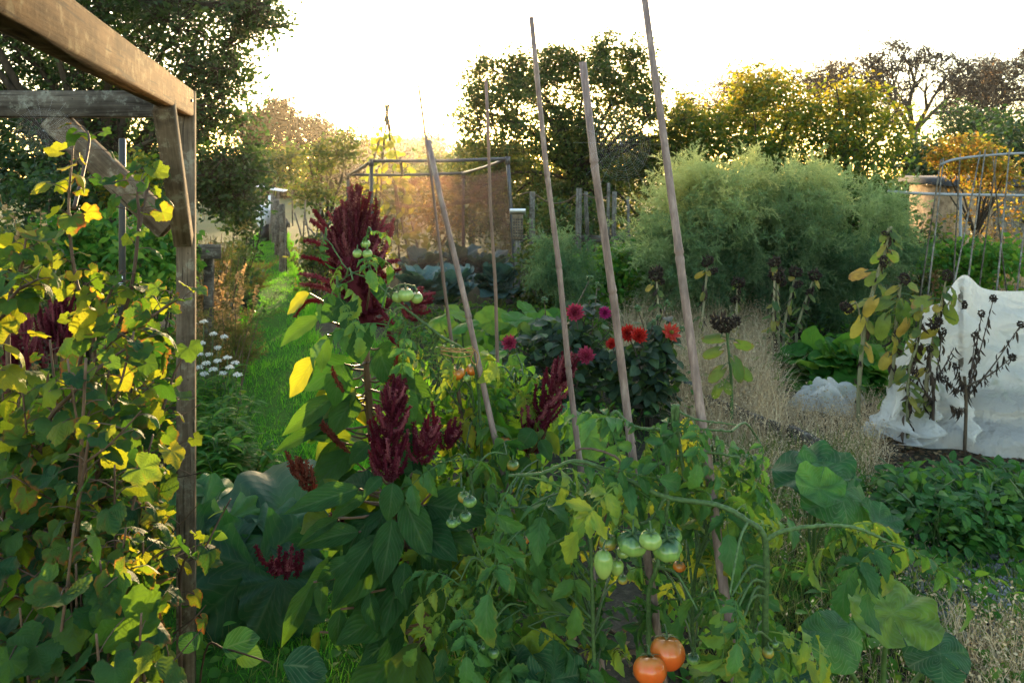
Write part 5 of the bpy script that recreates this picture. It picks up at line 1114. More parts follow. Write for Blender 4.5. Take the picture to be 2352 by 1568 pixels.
def amaranth(label, stem, r, leaves, plumes, extra=0, erange=None):
    p = [P(*s) for s in stem]; b = p[0] * [1, 1, 0]; t = thing('amaranth', b, label, 'amaranth'); c = curve([b] + p, 40); g = MB(); g.tube(c, [r, r * .9, r * .6], 9); g.build('stem', M['amar_stem'], t)
    for (base, tip, Z0, Z1, rn, w_) in leaves:
        lo = place_leaf(t, 'amar_leaf', base, tip, Z0, Z1, rn, w_); q = P(base[0], base[1], Z0); i = np.argmin(((c - q - [0, 0, -.05]) ** 2).sum(1)); st = MB(); st.tube(curve([c[i], (c[i] + q) / 2 - [0, 0, .01], q], 6), [.0045, .003], 5, False); st.build('stalk', M['amar_stem'], lo)
    if extra:
        for k in range(extra):
            i = int(np.interp(R(*erange), [0, 1], [0, 39])); a = R(0, 2 * pi); d = np.array([cos(a), -abs(sin(a)) * .7 if k % 4 else .7, R(-.55, .35)]); q = c[i] + d * R(.04, .11); g = MB(); s = R(.13, .21)
            g.inst(AMAR[rng.integers(1, 4)], q, d + [0, 0, -.25], nrm(np.array([0, -.6, .7]) + rng.normal(size=3) * .3), np.array([[s * 1.15, s, s]]), np.clip(R(-.2, .75), 0, 1)); lo = g.build('leaf', M['amar_leaf'], t); st = MB(); st.tube(curve([c[i], (c[i] + q) / 2 - [0, 0, .01], q], 5), [.004, .0028], 5, False); st.build('stalk', M['amar_stem'], lo)
    for (g, m) in plumes: g.build('flower_plume', M[m], t)
    return t, c
# tall one: great fan-shaped head
g1 = MB(); hax = curve([P(838, 745, 2.6), P(822, 660, 2.6), P(813, 585, 2.6), P(811, 520, 2.6)], 30)
g1.tube(hax, [.03, .055, .055, .03], 9)
for k in range(215):                                                # short fingers, spreading at the foot and upright on the crown
    u = ((k + .5) / 215) ** .8; a = k * 2.39996 + R(-.4, .4); c0 = hax[int(u * 29)]; rr = np.interp(u, [0, .3, .7, 1], [.03, .055, .055, .012]) * R(.6, 1)
    rad = np.array([cos(a), sin(a), 0]); th = radians(np.interp(u, [0, .25, .6, .85, 1], [105, 72, 42, 22, 8]) + R(-14, 14)); l_ = np.interp(u, [0, .3, .75, 1], [.07, .085, .115, .135]) * R(.7, 1.15)
    dd = rad * sin(th) + np.array([0, 0, cos(th)]); p0 = c0 + rad * rr * .6; spike(g1, [p0, p0 + dd * l_ * .55 + rng.normal(size=3) * .004, p0 + dd * l_ + [0, 0, .018 * sin(th)]], R(.0075, .0108))
g2 = MB()
for (pts, r) in [([(790, 600), (735, 560), (697, 552)], .010), ([(790, 640), (740, 600), (692, 588)], .010), ([(800, 680), (740, 640), (688, 628)], .009), ([(800, 690), (740, 660), (690, 652)], .009), ([(770, 700), (710, 690), (676, 728)], .010), ([(850, 640), (885, 605), (918, 598)], .009), ([(850, 660), (890, 630), (918, 618)], .010), ([(860, 620), (890, 560), (905, 500)], .010), ([(850, 590), (880, 530), (900, 515)], .010), ([(780, 570), (735, 520), (712, 505)], .010), ([(775, 560), (740, 510), (720, 480)], .009), ([(850, 560), (862, 500), (864, 455)], .010), ([(820, 700), (812, 740), (800, 790)], .010), ([(860, 680), (880, 720), (905, 745)], .010), ([(890, 760), (905, 790), (912, 820)], .008)]:
    spike(g2, [P(x, y, 2.6 + R(-.08, .03)) for x, y in pts], r)
g3 = plume([P(935, 735, 2.55), P(955, 705, 2.52), P(968, 690, 2.5)], (.05, .045, .03), 14, .05, .008, .6); spike(g3, [P(950, 700, 2.5), P(970, 680, 2.48), P(1000, 671, 2.47)], .009)
lvA = [((793, 691), (743, 746), 2.5, 2.45, .05, 1.5), ((820, 687), (787, 763), 2.48, 2.42, .1, 1.2), ((822, 742), (821, 832), 2.42, 2.36, .04, 1.5), ((732, 729), (648, 798), 2.5, 2.45, .25, .9), ((711, 674), (656, 727), 2.55, 2.6, .8, .8), ((854, 632), (877, 702), 2.45, 2.4, .02, 1.0),
       ((751, 769), (735, 852), 2.45, 2.42, .2, 1.1), ((725, 822), (662, 920), 2.6, 2.65, .86, .8), ((762, 873), (712, 958), 2.65, 2.7, .97, .95), ((767, 910), (658, 1003), 2.5, 2.42, .3, .75), ((746, 977), (632, 1046), 2.5, 2.45, .12, .6), ((792, 836), (768, 940), 2.44, 2.4, .06, 1.3), ((871, 800), (889, 906), 2.4, 2.36, .08, 1.1), ((921, 826), (948, 895), 2.6, 2.62, 1.0, .9), ((915, 895), (950, 970), 2.4, 2.36, .15, 1.3), ((850, 1018), (806, 1068), 2.42, 2.38, .1, 1.4), ((800, 900), (845, 970), 2.7, 2.75, .95, 1.0), ((835, 925), (820, 1010), 2.68, 2.7, .9, 1.0), ((800, 1020), (745, 1090), 2.6, 2.62, .8, .8), ((900, 950), (935, 1040), 2.62, 2.66, .85, .9), ((770, 1010), (715, 1010), 2.5, 2.5, .45, .6)]
amaranth('tallest amaranth, its great fan shaped maroon head backlit in front of the cage', [(905, 1450, 2.62), (870, 1150, 2.62), (848, 930, 2.62), (838, 730, 2.61)], .017, lvA, [(g1, 'plume'), (g2, 'plume'), (g3, 'plume')], 60, (.35, .90))
# second one: pointed plume in the centre and side spikes
h1 = plume([P(897, 1108, 2.2), P(893, 1040, 2.2), P(898, 960, 2.2), P(909, 905, 2.2)], (.052, .060, .046, .012), 58, .075, .0078, .85); spike(h1, [P(903, 950, 2.2), P(912, 905, 2.2), P(914, 866, 2.2)], .008)
h2 = plume([P(960, 1065, 2.25), P(975, 1020, 2.25), P(990, 985, 2.25)], (.045, .04, .015), 18, .055, .0075, .8); spike(h2, [P(975, 1040, 2.25), P(997, 985, 2.25), P(992, 922, 2.25)], .0075); spike(h2, [P(962, 1040, 2.25), P(952, 1000, 2.25), P(950, 968, 2.25)], .008)
h3 = plume([P(1020, 1035, 2.35), P(1035, 1005, 2.35), P(1045, 985, 2.35)], (.03, .028, .012), 12, .04, .007, .8)
h4 = plume([P(728, 1132, 2.2), P(700, 1095, 2.2), P(682, 1072, 2.2)], (.030, .026, .014), 16, .04, .0065, .8); spike(h4, [P(690, 1085, 2.2), P(668, 1060, 2.2), P(656, 1036, 2.2)], .0065)
h5 = plume([P(690, 1300, 2.1), P(655, 1310, 2.1), P(628, 1305, 2.1)], (.03, .025, .016), 13, .04, .0065, .3); spike(h5, [P(650, 1308, 2.1), P(606, 1290, 2.1), P(587, 1252, 2.1)], .0065)
for x in (640, 655, 668, 680, 692): spike(h5, [P(x, 1310, 2.1), P(x, 1285, 2.08), P(x + 3, 1256 + R(-6, 12), 2.08)], .0055)
h6 = []
for (pts) in [[(800, 1035), (765, 1000), (740, 965)], [(805, 1040), (770, 1010), (752, 985)], [(775, 1020), (750, 990), (735, 975)], [(790, 900), (772, 870), (762, 842)], [(880, 900), (905, 850), (922, 765)]]: q6 = MB(); spike(q6, [P(x, y, 2.35) for x, y in pts], .0065, 1); h6.append((q6, 'plume_rust'))
h7 = plume([P(800, 1225, 2.2), P(780, 1205, 2.2), P(765, 1195, 2.2)], (.03, .025, .01), 10, .03, .006, .6)
lvB = [((902, 1108), (896, 1198), 2.1, 2.06, .08, 1.2), ((928, 1145), (981, 1288), 2.1, 2.04, .12, .9), ((902, 1190), (880, 1340), 2.08, 2.02, .06, .95), ((871, 1226), (765, 1405), 2.08, 2.0, .1, .7), ((824, 1122), (664, 1187), 2.1, 2.0, .18, .7), ((845, 1133), (766, 1208), 2.1, 2.05, .12, .8), ((777, 1190), (688, 1260), 2.1, 2.05, .15, .7), ((824, 1221), (692, 1286), 2.1, 2.02, .1, .7), ((975, 1250), (1024, 1355), 2.12, 2.08, .04, 1.2), ((944, 1351), (895, 1480), 2.1, 2.06, .03, 1.1), ((720, 1336), (650, 1484), 2.1, 2.05, .25, .7), ((741, 1330), (735, 1410), 2.1, 2.06, .2, .8), ((782, 1398), (770, 1500), 2.1, 2.06, .1, 1.0), ((895, 1430), (838, 1510), 2.14, 2.1, .05, 1.1), ((947, 1086), (1010, 1190), 2.2, 2.22, .75, .6), ((876, 1094), (838, 1142), 2.1, 2.06, .1, 1.1), ((735, 1450), (715, 1525), 2.2, 2.22, .7, .7), ((757, 1190), (660, 1250), 2.3, 2.35, .72, .7), ((790, 1130), (730, 1110), 2.3, 2.3, .7, .7), ((860, 1310), (800, 1420), 2.15, 2.1, .08, .8), ((1000, 1120), (1050, 1180), 2.2, 2.2, .5, .8), ((930, 1290), (920, 1400), 2.06, 2.0, .02, 1.0), ((850, 1360), (850, 1460), 2.06, 2.02, .02, 1.0), ((810, 1280), (735, 1360), 2.06, 2.02, .14, .8)]
amaranth('amaranth with one pointed crimson plume among large hanging dark leaves', [(992, 1540, 2.2), (970, 1380, 2.2), (942, 1270, 2.2), (905, 1150, 2.2), (897, 1108, 2.2)], .014, lvB, [(h1, 'plume'), (h2, 'plume'), (h3, 'plume'), (h4, 'plume_rust'), (h5, 'plume'), (h7, 'plume')] + h6, 34, (.3, .92))
# third: leaning plume on the right
k1 = plume([P(1212, 1040, 2.65), P(1235, 965, 2.62), P(1275, 890, 2.6), P(1300, 840, 2.58)], (.045, .058, .046, .014), 54, .085, .0085, .9); spike(k1, [P(1285, 870, 2.58), P(1303, 830, 2.57), P(1308, 796, 2.57)], .0085); spike(k1, [P(1285, 880, 2.58), P(1312, 850, 2.57), P(1330, 820, 2.57)], .008)
lvC = [((1225, 985), (1200, 1035), 2.5, 2.46, .1, 1.5), ((1240, 1010), (1262, 1060), 2.5, 2.46, .15, 1.2), ((1255, 990), (1285, 1050), 2.55, 2.58, .7, .8), ((1215, 1050), (1190, 1110), 2.5, 2.46, .3, 1), ((1200, 1100), (1225, 1190), 2.55, 2.5, .1, 1)]
amaranth('third amaranth with a long crimson plume leaning right against a cane', [(1150, 1480, 2.75), (1175, 1250, 2.7), (1212, 1040, 2.65)], .011, lvC, [(k1, 'plume')], 12, (.4, .9))
for k, (x, Z, tips, lab) in enumerate([(120, 3.5, [(130, 700), (150, 690), (105, 735)], 'shaded dark red amaranth behind the middle of the currant bush'), (40, 3.3, [(55, 745), (20, 790)], 'shaded dark red amaranth behind the left of the currant bush')]):
    b = P(x, 407, Z) * [1, 1, 0]; t = thing('amaranth', b, lab, 'amaranth'); g = MB()
    for (tx, ty) in tips:
        e = P(tx, ty, Z); g.tube(curve([b, (b + e) / 2, e - [0, 0, .05]], 8), .008, 6); q = plume([e - [0, 0, .22], e - [0, 0, .1], e], (.05, .05, .02), 26, .09, .010, .9); q.build('flower_plume', M['plume'], t)
    g.build('stem', M['amar_stem'], t)
    for i in range(14): a = R(0, 6.28); g = MB(); g.inst(AMAR[i % 4], b + [R(-.1, .1), R(-.1, .1), R(.2, .8)], [cos(a), sin(a), .1], [0, 0, 1.], R(.1, .18), R(0, .4)); g.build('leaf', M['amar_leaf'], t)

# ---------------------------------------------------------------- tomatoes
M['tom_leaf'] = leaf_mat('tom_leaf', [(0, (.026, .085, .024)), (.6, (.062, .165, .038)), (.88, (.12, .21, .03)), (1, (.30, .27, .03))], [(0, (.06, .18, .02)), (.6, (.22, .40, .03)), (1, (.85, .72, .04))], .36, .5, .32, 6, .3, edge=(.22, .17, .02))
M['tom_yellow'] = leaf_mat('tom_yellow', [(0, (.035, .10, .018)), (.5, (.075, .15, .02)), (1, (.30, .26, .03))], [(0, (.16, .42, .02)), (.5, (.34, .56, .03)), (1, (.8, .64, .04))], .48, .45, .45, 6, .25, edge=(.25, .15, .03))
M['tom_stem'] = plain_mat('tom_stem', [(0, (.042, .080, .022)), (1, (.08, .135, .038))], .65, .3, 120, .5, .5)
M['dry_stem'] = plain_mat('dry_stem', [(0, (.09, .06, .04)), (1, (.16, .11, .07))], .8, .25, 50, .3, .3)
def fruit_mat(name, low, high, shoulder, rough=.22):
    m = NT(name); u, v, r = m.lf()[0], m.lf()[1], m.lf()[2]; nz = m.noise(28, 3)
    c = m.ramp(m.math('ADD', v, m.math('MULTIPLY', m.math('SUBTRACT', nz, .5), .9)), [(0, low), (.55, high), (.82, shoulder), (1, tuple(x * .7 for x in shoulder))])
    st = m.n('ShaderNodeMapRange'); m.l(m.math('ABSOLUTE', m.math('SUBTRACT', m.math('FRACT', m.math('MULTIPLY', u, 9)), .5)), st.inputs[0]); st.inputs[1].default_value = .25; st.inputs[2].default_value = .5
    sv = m.n('ShaderNodeMapRange'); m.l(v, sv.inputs[0]); sv.inputs[1].default_value = .35; sv.inputs[2].default_value = .9
    c = m.mix(m.math('MULTIPLY', m.math('MULTIPLY', st.outputs[0], sv.outputs[0]), .65), c, shoulder)
    return m.done(m.pbr(c, rough, .5, m.bump(m.noise(90, 2), .08, .002), **{'Subsurface Weight': .15, 'Subsurface Radius': (.01, .006, .003), 'Subsurface Scale': .6}))
M['tom_green'] = fruit_mat('tom_green', (.24, .33, .07), (.17, .28, .06), (.045, .10, .035))
M['tom_pale'] = fruit_mat('tom_pale', (.30, .36, .08), (.24, .33, .08), (.16, .25, .05))
M['tom_turn'] = fruit_mat('tom_turn', (.42, .20, .03), (.33, .24, .04), (.10, .16, .03))
M['tom_orange'] = fruit_mat('tom_orange', (.62, .13, .012), (.60, .16, .02), (.42, .17, .03))
M['tom_red'] = fruit_mat('tom_red', (.60, .08, .012), (.58, .11, .015), (.48, .16, .03))
def tomato(t, x, y, Z, rpx, mat, squash=.82, ribs=0.06, tilt=0.2, stem_to=None, nr=7, tall=False):
    c0 = P(x, y, Z); r = rpx / FPX * Z; a = np.linspace(0, 2 * pi, 41)[:, None]; ph = np.linspace(0, pi, 21)[None]
    rr = np.sin(ph) * (1 + ribs * np.abs(np.cos(a * nr / 2 + R(0, 3))) * np.sin(ph) ** .5 - ribs * .5 + .03 * np.sin(2 * a + 1))
    zz = np.cos(ph) * squash * (1.0 - (0 if tall else .22) * np.exp(-(ph / .45) ** 2)) + 0 * a
    if tall: rr = rr * (1 + .22 * np.cos(ph)); 
    V = np.stack([rr * np.cos(a), rr * np.sin(a), zz], -1) * r; Mx = rotx(tilt) @ rotz(R(0, 6)); g = MB(); n0 = g.n; g.grid(V @ Mx.T + c0)
    lf = g.lf[0]; lf[:, 0] = np.repeat(np.linspace(0, 1, 41), 21); lf[:, 1] = np.tile(.5 + .5 * np.cos(np.linspace(0, pi, 21)), 41)
    f = g.build('tomato', M[mat], t); up = Mx @ np.array([0, 0, 1.]); tp = c0 + up * r * squash * (1.0 if tall else .80)
    g = MB(); k = 5; az = np.arange(k) * 2 * pi / k + R(0, 1); e1 = nrm(np.cross(up, [0, 1, .1])); e2 = np.cross(up, e1)
    d = np.cos(az)[:, None] * e1 + np.sin(az)[:, None] * e2; g.inst(LANCE, np.tile(tp, (k, 1)), d + up * .55, np.tile(up, (k, 1)), np.stack([np.full(k, r * .9), np.full(k, r * .8), np.full(k, r * .8)], 1))
    e = tp + up * r * .3 + [0, .005, r * .6] if stem_to is None else P(*stem_to); g.tube(curve([tp - up * .003, tp + up * r * .4, (tp + e) / 2 + [0, 0, r * .5], e], 9), [max(.0022, r * .06), .002], 5); g.build('calyx', M['stem_green'], f)
    return f
def tomato_plant(label, base, stems, lregions, fruits, lmat='tom_leaf', along=(), near=0.0, rbias=0):
    """stems: (points, r0, r1); along: (stem index, n, size); lregions: (n, x0, x1, y0, y1, Z0, Z1, size)"""
    b = np.asarray(base, float); t = thing('tomato_plant', b, label, 'tomato plant'); cs = []
    nz_ = lambda q: (q[0], q[1], q[2] - near)
    for (pts, r0, r1, mt) in stems:
        c = curve([P(*nz_(p)) for p in pts], 10 * len(pts)); cs.append(c); g = MB(); g.tube(c + rng.normal(size=c.shape) * .0006, [r0 * .84, (r0 + r1) * .42, r1 * .84], 8); g.build('stem', M[mt], t)
    l, st = MB(), MB()
    def leaf(p, d, s, rn):
        s_ = s * 1.28
        for f_ in (0, .45, .9):                                     # nothing hangs in front of the fruit and the thick stem
            w_ = np.asarray(p) + nrm(d) * s_ * f_; px, py = CX + w_[0] / w_[1] * FPX, HY + (EYE - w_[2]) / w_[1] * FPX
            if w_[1] < 2.2 and (1345 < px < 1590 and 1170 < py < 1335 or 1410 < px < 1610 and 1390 < py or 1725 < px < 1785 and 1200 < py < 1430 or 1035 < px < 1105 and 1115 < py < 1205): return
        s = s * 1.28
        l.inst(TOMATO[rng.integers(0, 4)], p, d, nrm(np.array([0, -.35, 1]) + rng.normal(size=3) * .35), s, rn)
    allc = np.vstack(cs) if cs else b[None]
    for (i, n, s) in along:
        c = cs[i]
        for k in range(n): a = R(0, 2 * pi); j = rng.integers(1, len(c)); leaf(c[j], [cos(a), sin(a) * .8, R(-.5, .55)], s * R(.7, 1.2), np.clip(R(-.1, .95) + rbias, 0, 1))
    for (n, x0, x1, y0, y1, Z0, Z1, s) in lregions:
        for k in range(n):
            p = P(R(x0, x1), R(y0, y1), R(Z0, Z1)); j = np.argmin(((allc - p) ** 2).sum(1)); a = R(0, 2 * pi)
            leaf(p, [cos(a), sin(a) * .8, R(-.7, .3)], s * R(.7, 1.25), np.clip(R(-.1, .92) + rbias, 0, 1))
            if k % 2 == 0: st = MB(); st.tube(curve([allc[j], (allc[j] + p) / 2 + [0, 0, .03], p], 7), [.0036, .0022], 5, False); st.build('branch', M['tom_stem'], t)
    l.build('leaves', M[lmat], t)
    for f in fruits:
        kw = dict(f[5]) if len(f) > 5 else {}
        if 'stem_to' in kw: kw['stem_to'] = nz_(kw['stem_to'])
        tomato(t, f[0], f[1], f[2] - near, f[3], f[4], **kw)
    return t
G = 'tom_stem'
# vine climbing through the tall amaranth
tomato_plant('tomato vine climbing through the tall amaranth, small striped green fruit', P(1070, 407, 2.55) * [1, 1, 0],
    [([(1120, 1400, 2.5), (1105, 1000, 2.5), (1085, 830, 2.46), (1010, 770, 2.42), (940, 715, 2.4), (895, 680, 2.4), (860, 640, 2.4), (845, 590, 2.4), (840, 545, 2.42)], .006, .003, G), ([(905, 690, 2.4), (898, 672, 2.38), (915, 655, 2.36), (945, 655, 2.36), (960, 668, 2.36)], .0035, .002, G), ([(860, 640, 2.4), (800, 620, 2.36), (760, 560, 2.36), (735, 545, 2.36)], .003, .002, G), ([(850, 610, 2.38), (790, 640, 2.34), (765, 680, 2.34)], .003, .002, G)],
    [(1, 735, 760, 530, 550, 2.3, 2.36, .07), (3, 770, 830, 600, 660, 2.28, 2.34, .08), (2, 825, 860, 530, 550, 2.3, 2.36, .06), (1, 765, 790, 650, 690, 2.3, 2.34, .09), (1, 860, 900, 690, 740, 2.3, 2.36, .09), (4, 880, 960, 740, 820, 2.34, 2.42, .12), (5, 980, 1030, 790, 840, 2.4, 2.5, .10)],
    [(821, 582, 2.36, 11, 'tom_pale', dict(squash=.95, ribs=.02)), (844, 583, 2.36, 11.5, 'tom_pale', dict(squash=.95, ribs=.02)), (841, 560, 2.38, 10, 'tom_pale', dict(squash=.95, ribs=.02)), (915, 681, 2.36, 15, 'tom_pale', dict(squash=.9, ribs=.06, stem_to=(915, 656, 2.36))), (932, 677, 2.34, 17.5, 'tom_pale', dict(squash=.9, ribs=.06, stem_to=(930, 655, 2.36))), (957, 684, 2.36, 14, 'tom_pale', dict(squash=.95, ribs=.05, stem_to=(950, 656, 2.36)))], along=[(0, 3, .09)])
tomato_plant('sunlit yellowing tomato plant with orange fruit at the tied cane', P(1090, 407, 2.75) * [1, 1, 0],
    [([(1110, 1400, 2.75), (1100, 1100, 2.7), (1090, 950, 2.65), (1075, 860, 2.6), (1060, 800, 2.55)], .007, .004, G), ([(1100, 1000, 2.7), (1160, 920, 2.7), (1200, 850, 2.72)], .005, .003, G), ([(1095, 980, 2.7), (1030, 900, 2.7), (985, 850, 2.7)], .005, .003, G), ([(1105, 1060, 2.7), (1020, 990, 2.7), (965, 930, 2.7)], .004, .003, G)],
    [(34, 950, 1210, 810, 960, 2.6, 2.85, .15), (26, 960, 1200, 940, 1100, 2.5, 2.8, .15), (7, 1110, 1180, 820, 900, 2.6, 2.8, .13)],
    [(1051, 857, 2.5, 17.5, 'tom_orange', dict(stem_to=(1058, 822, 2.5))), (1084, 849, 2.53, 15, 'tom_orange', dict(stem_to=(1075, 815, 2.5))), (1072, 868, 2.48, 8.5, 'tom_pale', dict(squash=.95)), (1027, 862, 2.52, 9, 'tom_pale', dict(squash=.95)), (1178, 1068, 2.3, 14, 'tom_turn'), (1160, 1010, 2.6, 11, 'tom_orange')], 'tom_yellow', rbias=-.12)
tomato_plant('tomato plant in the middle with small green fruit beside the amaranth stems', P(1110, 407, 2.2) * [1, 1, 0],
    [([(1130, 1480, 2.2), (1110, 1300, 2.2), (1090, 1150, 2.2), (1080, 1090, 2.2)], .007, .004, G), ([(1022, 1351, 1.98), (1050, 1405, 1.96), (1095, 1409, 1.96), (1141, 1325, 1.96), (1180, 1290, 1.96), (1295, 1235, 2.0)], .006, .0035, G), ([(1095, 1409, 1.96), (1120, 1430, 1.98), (1128, 1455, 1.98)], .003, .002, G), ([(1141, 1325, 1.96), (1110, 1290, 1.95), (1085, 1240, 1.95)], .004, .0025, G), ([(1135, 1330, 1.96), (1140, 1270, 1.95), (1150, 1235, 1.95)], .004, .002, G), ([(1060, 1140, 2.2), (1035, 1180, 2.15), (1035, 1195, 2.15)], .003, .002, G), ([(1090, 1160, 2.2), (1180, 1165, 2.15), (1290, 1160, 2.1)], .004, .003, G)],
    [(26, 1010, 1240, 1040, 1220, 2.05, 2.45, .15), (22, 1020, 1300, 1200, 1420, 1.9, 2.4, .15), (8, 1010, 1080, 1320, 1400, 1.9, 2.0, .11), (10, 1050, 1250, 1420, 1568, 1.95, 2.3, .13)],
    [(1066, 1141, 2.05, 15, 'tom_turn'), (1079, 1151, 2.0, 15.5, 'tom_green'), (1069, 1185, 2.02, 14, 'tom_green'), (1039, 1199, 2.0, 14, 'tom_green'), (1052, 1198, 2.0, 7, 'tom_green'), (1139, 1467, 1.98, 13.5, 'tom_green', dict(squash=.95)), (1107, 1485, 1.96, 14.5, 'tom_green', dict(squash=.95)), (1133, 1497, 1.95, 13.5, 'tom_green', dict(squash=.95))])
tomato_plant('big front tomato plant with ribbed green beefsteak fruit and two orange ones', P(1740, 407, 1.95) * [1, 1, 0],
    [([(1740, 1620, 1.9), (1755, 1500, 1.88), (1757, 1400, 1.86), (1757, 1240, 1.85), (1715, 1195, 1.85), (1650, 1160, 1.86), (1530, 1140, 1.9), (1430, 1096, 1.92), (1327, 1058, 1.95), (1245, 1085, 1.97), (1168, 1092, 2.0)], .0098, .0042, G),
     ([(1757, 1240, 1.85), (1800, 1219, 1.84), (1880, 1207, 1.82), (1960, 1210, 1.82), (2035, 1240, 1.82), (2075, 1262, 1.82)], .0062, .003, G),
     ([(1490, 1600, 2.0), (1490, 1450, 2.0), (1490, 1360, 1.96), (1510, 1300, 1.92), (1520, 1240, 1.95), (1535, 1150, 1.95)], .0078, .005, G),
     ([(1546, 928, 2.02), (1545, 1000, 2.02), (1535, 1060, 2.0), (1530, 1150, 1.95)], .0068, .006, G), ([(1556, 930, 2.0), (1556, 990, 2.01), (1565, 1050, 2.0), (1575, 1120, 1.98)], .006, .005, G),
     ([(1390, 985, 2.05), (1412, 945, 2.05), (1430, 960, 2.05), (1460, 980, 2.04), (1500, 985, 2.03), (1545, 985, 2.02), (1600, 985, 2.02), (1680, 990, 2.0)], .0055, .003, G), ([(1548, 940, 2.02), (1580, 955, 2.0), (1610, 965, 1.98), (1690, 975, 1.98)], .0035, .002, G),
     ([(1365, 1290, 1.93), (1385, 1210, 1.92), (1402, 1130, 1.92), (1425, 1060, 1.93), (1360, 1030, 1.95), (1315, 1035, 1.97)], .0038, .003, 'dry_stem'), ([(1735, 1600, 1.95), (1725, 1480, 1.95), (1738, 1390, 1.92), (1755, 1330, 1.88)], .0078, .006, G),
     ([(1757, 1490, 1.86), (1800, 1480, 1.85), (1770, 1470, 1.84)], .004, .003, G), ([(1420, 1150, 1.95), (1520, 1060, 2.0), (1620, 1040, 2.0), (1700, 1050, 1.95)], .0045, .003, G), ([(1365, 1550, 2.1), (1360, 1350, 2.1), (1355, 1200, 2.1), (1350, 1120, 2.1)], .006, .005, G), ([(1440, 1190, 1.9), (1420, 1205, 1.9), (1440, 1225, 1.9)], .003, .002, G), ([(1530, 1142, 1.9), (1495, 1190, 1.9), (1465, 1205, 1.9), (1450, 1218, 1.9)], .0045, .003, G), ([(1500, 1185, 1.9), (1520, 1200, 1.9), (1532, 1225, 1.9)], .003, .002, G),
     ([(1600, 1568, 2.1), (1590, 1420, 2.1), (1600, 1300, 2.05), (1640, 1180, 2.0)], .006, .005, G)],
    [(20, 1200, 1480, 1080, 1300, 1.95, 2.25, .15), (20, 1460, 1740, 1000, 1180, 1.9, 2.2, .15), (15, 1560, 1740, 1160, 1420, 1.85, 2.15, .16), (17, 1200, 1460, 1300, 1540, 1.95, 2.3, .15), (15, 1540, 1760, 1400, 1580, 1.75, 2.1, .16), (12, 1360, 1600, 1320, 1480, 2.05, 2.3, .15), (9, 1640, 1720, 1040, 1160, 1.85, 1.95, .13), (13, 1600, 1712, 1350, 1500, 1.58, 1.72, .12), (16, 1200, 1480, 1060, 1300, 2.2, 2.4, .16), (8, 1480, 1700, 1160, 1400, 2.2, 2.35, .16)],
    [(1453, 1246, 1.84, 34, 'tom_green', dict(ribs=.10, squash=.8, stem_to=(1455, 1195, 1.88))), (1494, 1239, 1.80, 25, 'tom_pale', dict(ribs=.08, squash=.85, stem_to=(1490, 1195, 1.85))), (1531, 1257, 1.85, 35, 'tom_green', dict(ribs=.09, squash=.78, stem_to=(1525, 1210, 1.88))), (1542, 1230, 1.90, 24, 'tom_green', dict(ribs=.08, stem_to=(1535, 1195, 1.9))), (1386, 1296, 1.82, 21, 'tom_pale', dict(squash=1.65, ribs=.02, tall=True, tilt=.05, stem_to=(1395, 1240, 1.85))), (1417, 1303, 1.86, 15, 'tom_pale', dict(squash=1.3, ribs=.02, tall=True, tilt=.1, stem_to=(1412, 1260, 1.88))), (1396, 1244, 1.88, 21, 'tom_turn', dict(stem_to=(1400, 1215, 1.9))), (1430, 1268, 1.90, 15, 'tom_pale'),
     (1533, 1498, 1.84, 40, 'tom_red', dict(ribs=.07, squash=.92, tilt=-.3, stem_to=(1520, 1440, 1.9))), (1493, 1538, 1.80, 38, 'tom_red', dict(ribs=.06, squash=.88, tilt=-.4, stem_to=(1480, 1490, 1.88))), (1592, 1512, 1.95, 15, 'tom_green'), (1764, 1497, 1.84, 13, 'tom_turn', dict(squash=.95)), (1780, 1478, 1.84, 8, 'tom_green', dict(squash=.95)), (1430, 1330, 2.0, 12, 'tom_turn'), (1205, 1240, 2.1, 10, 'tom_orange'), (1560, 1300, 2.1, 14, 'tom_orange')],
    along=[(0, 16, .15), (1, 11, .13), (2, 8, .15), (5, 8, .11), (10, 8, .13), (6, 5, .10)], near=.13)

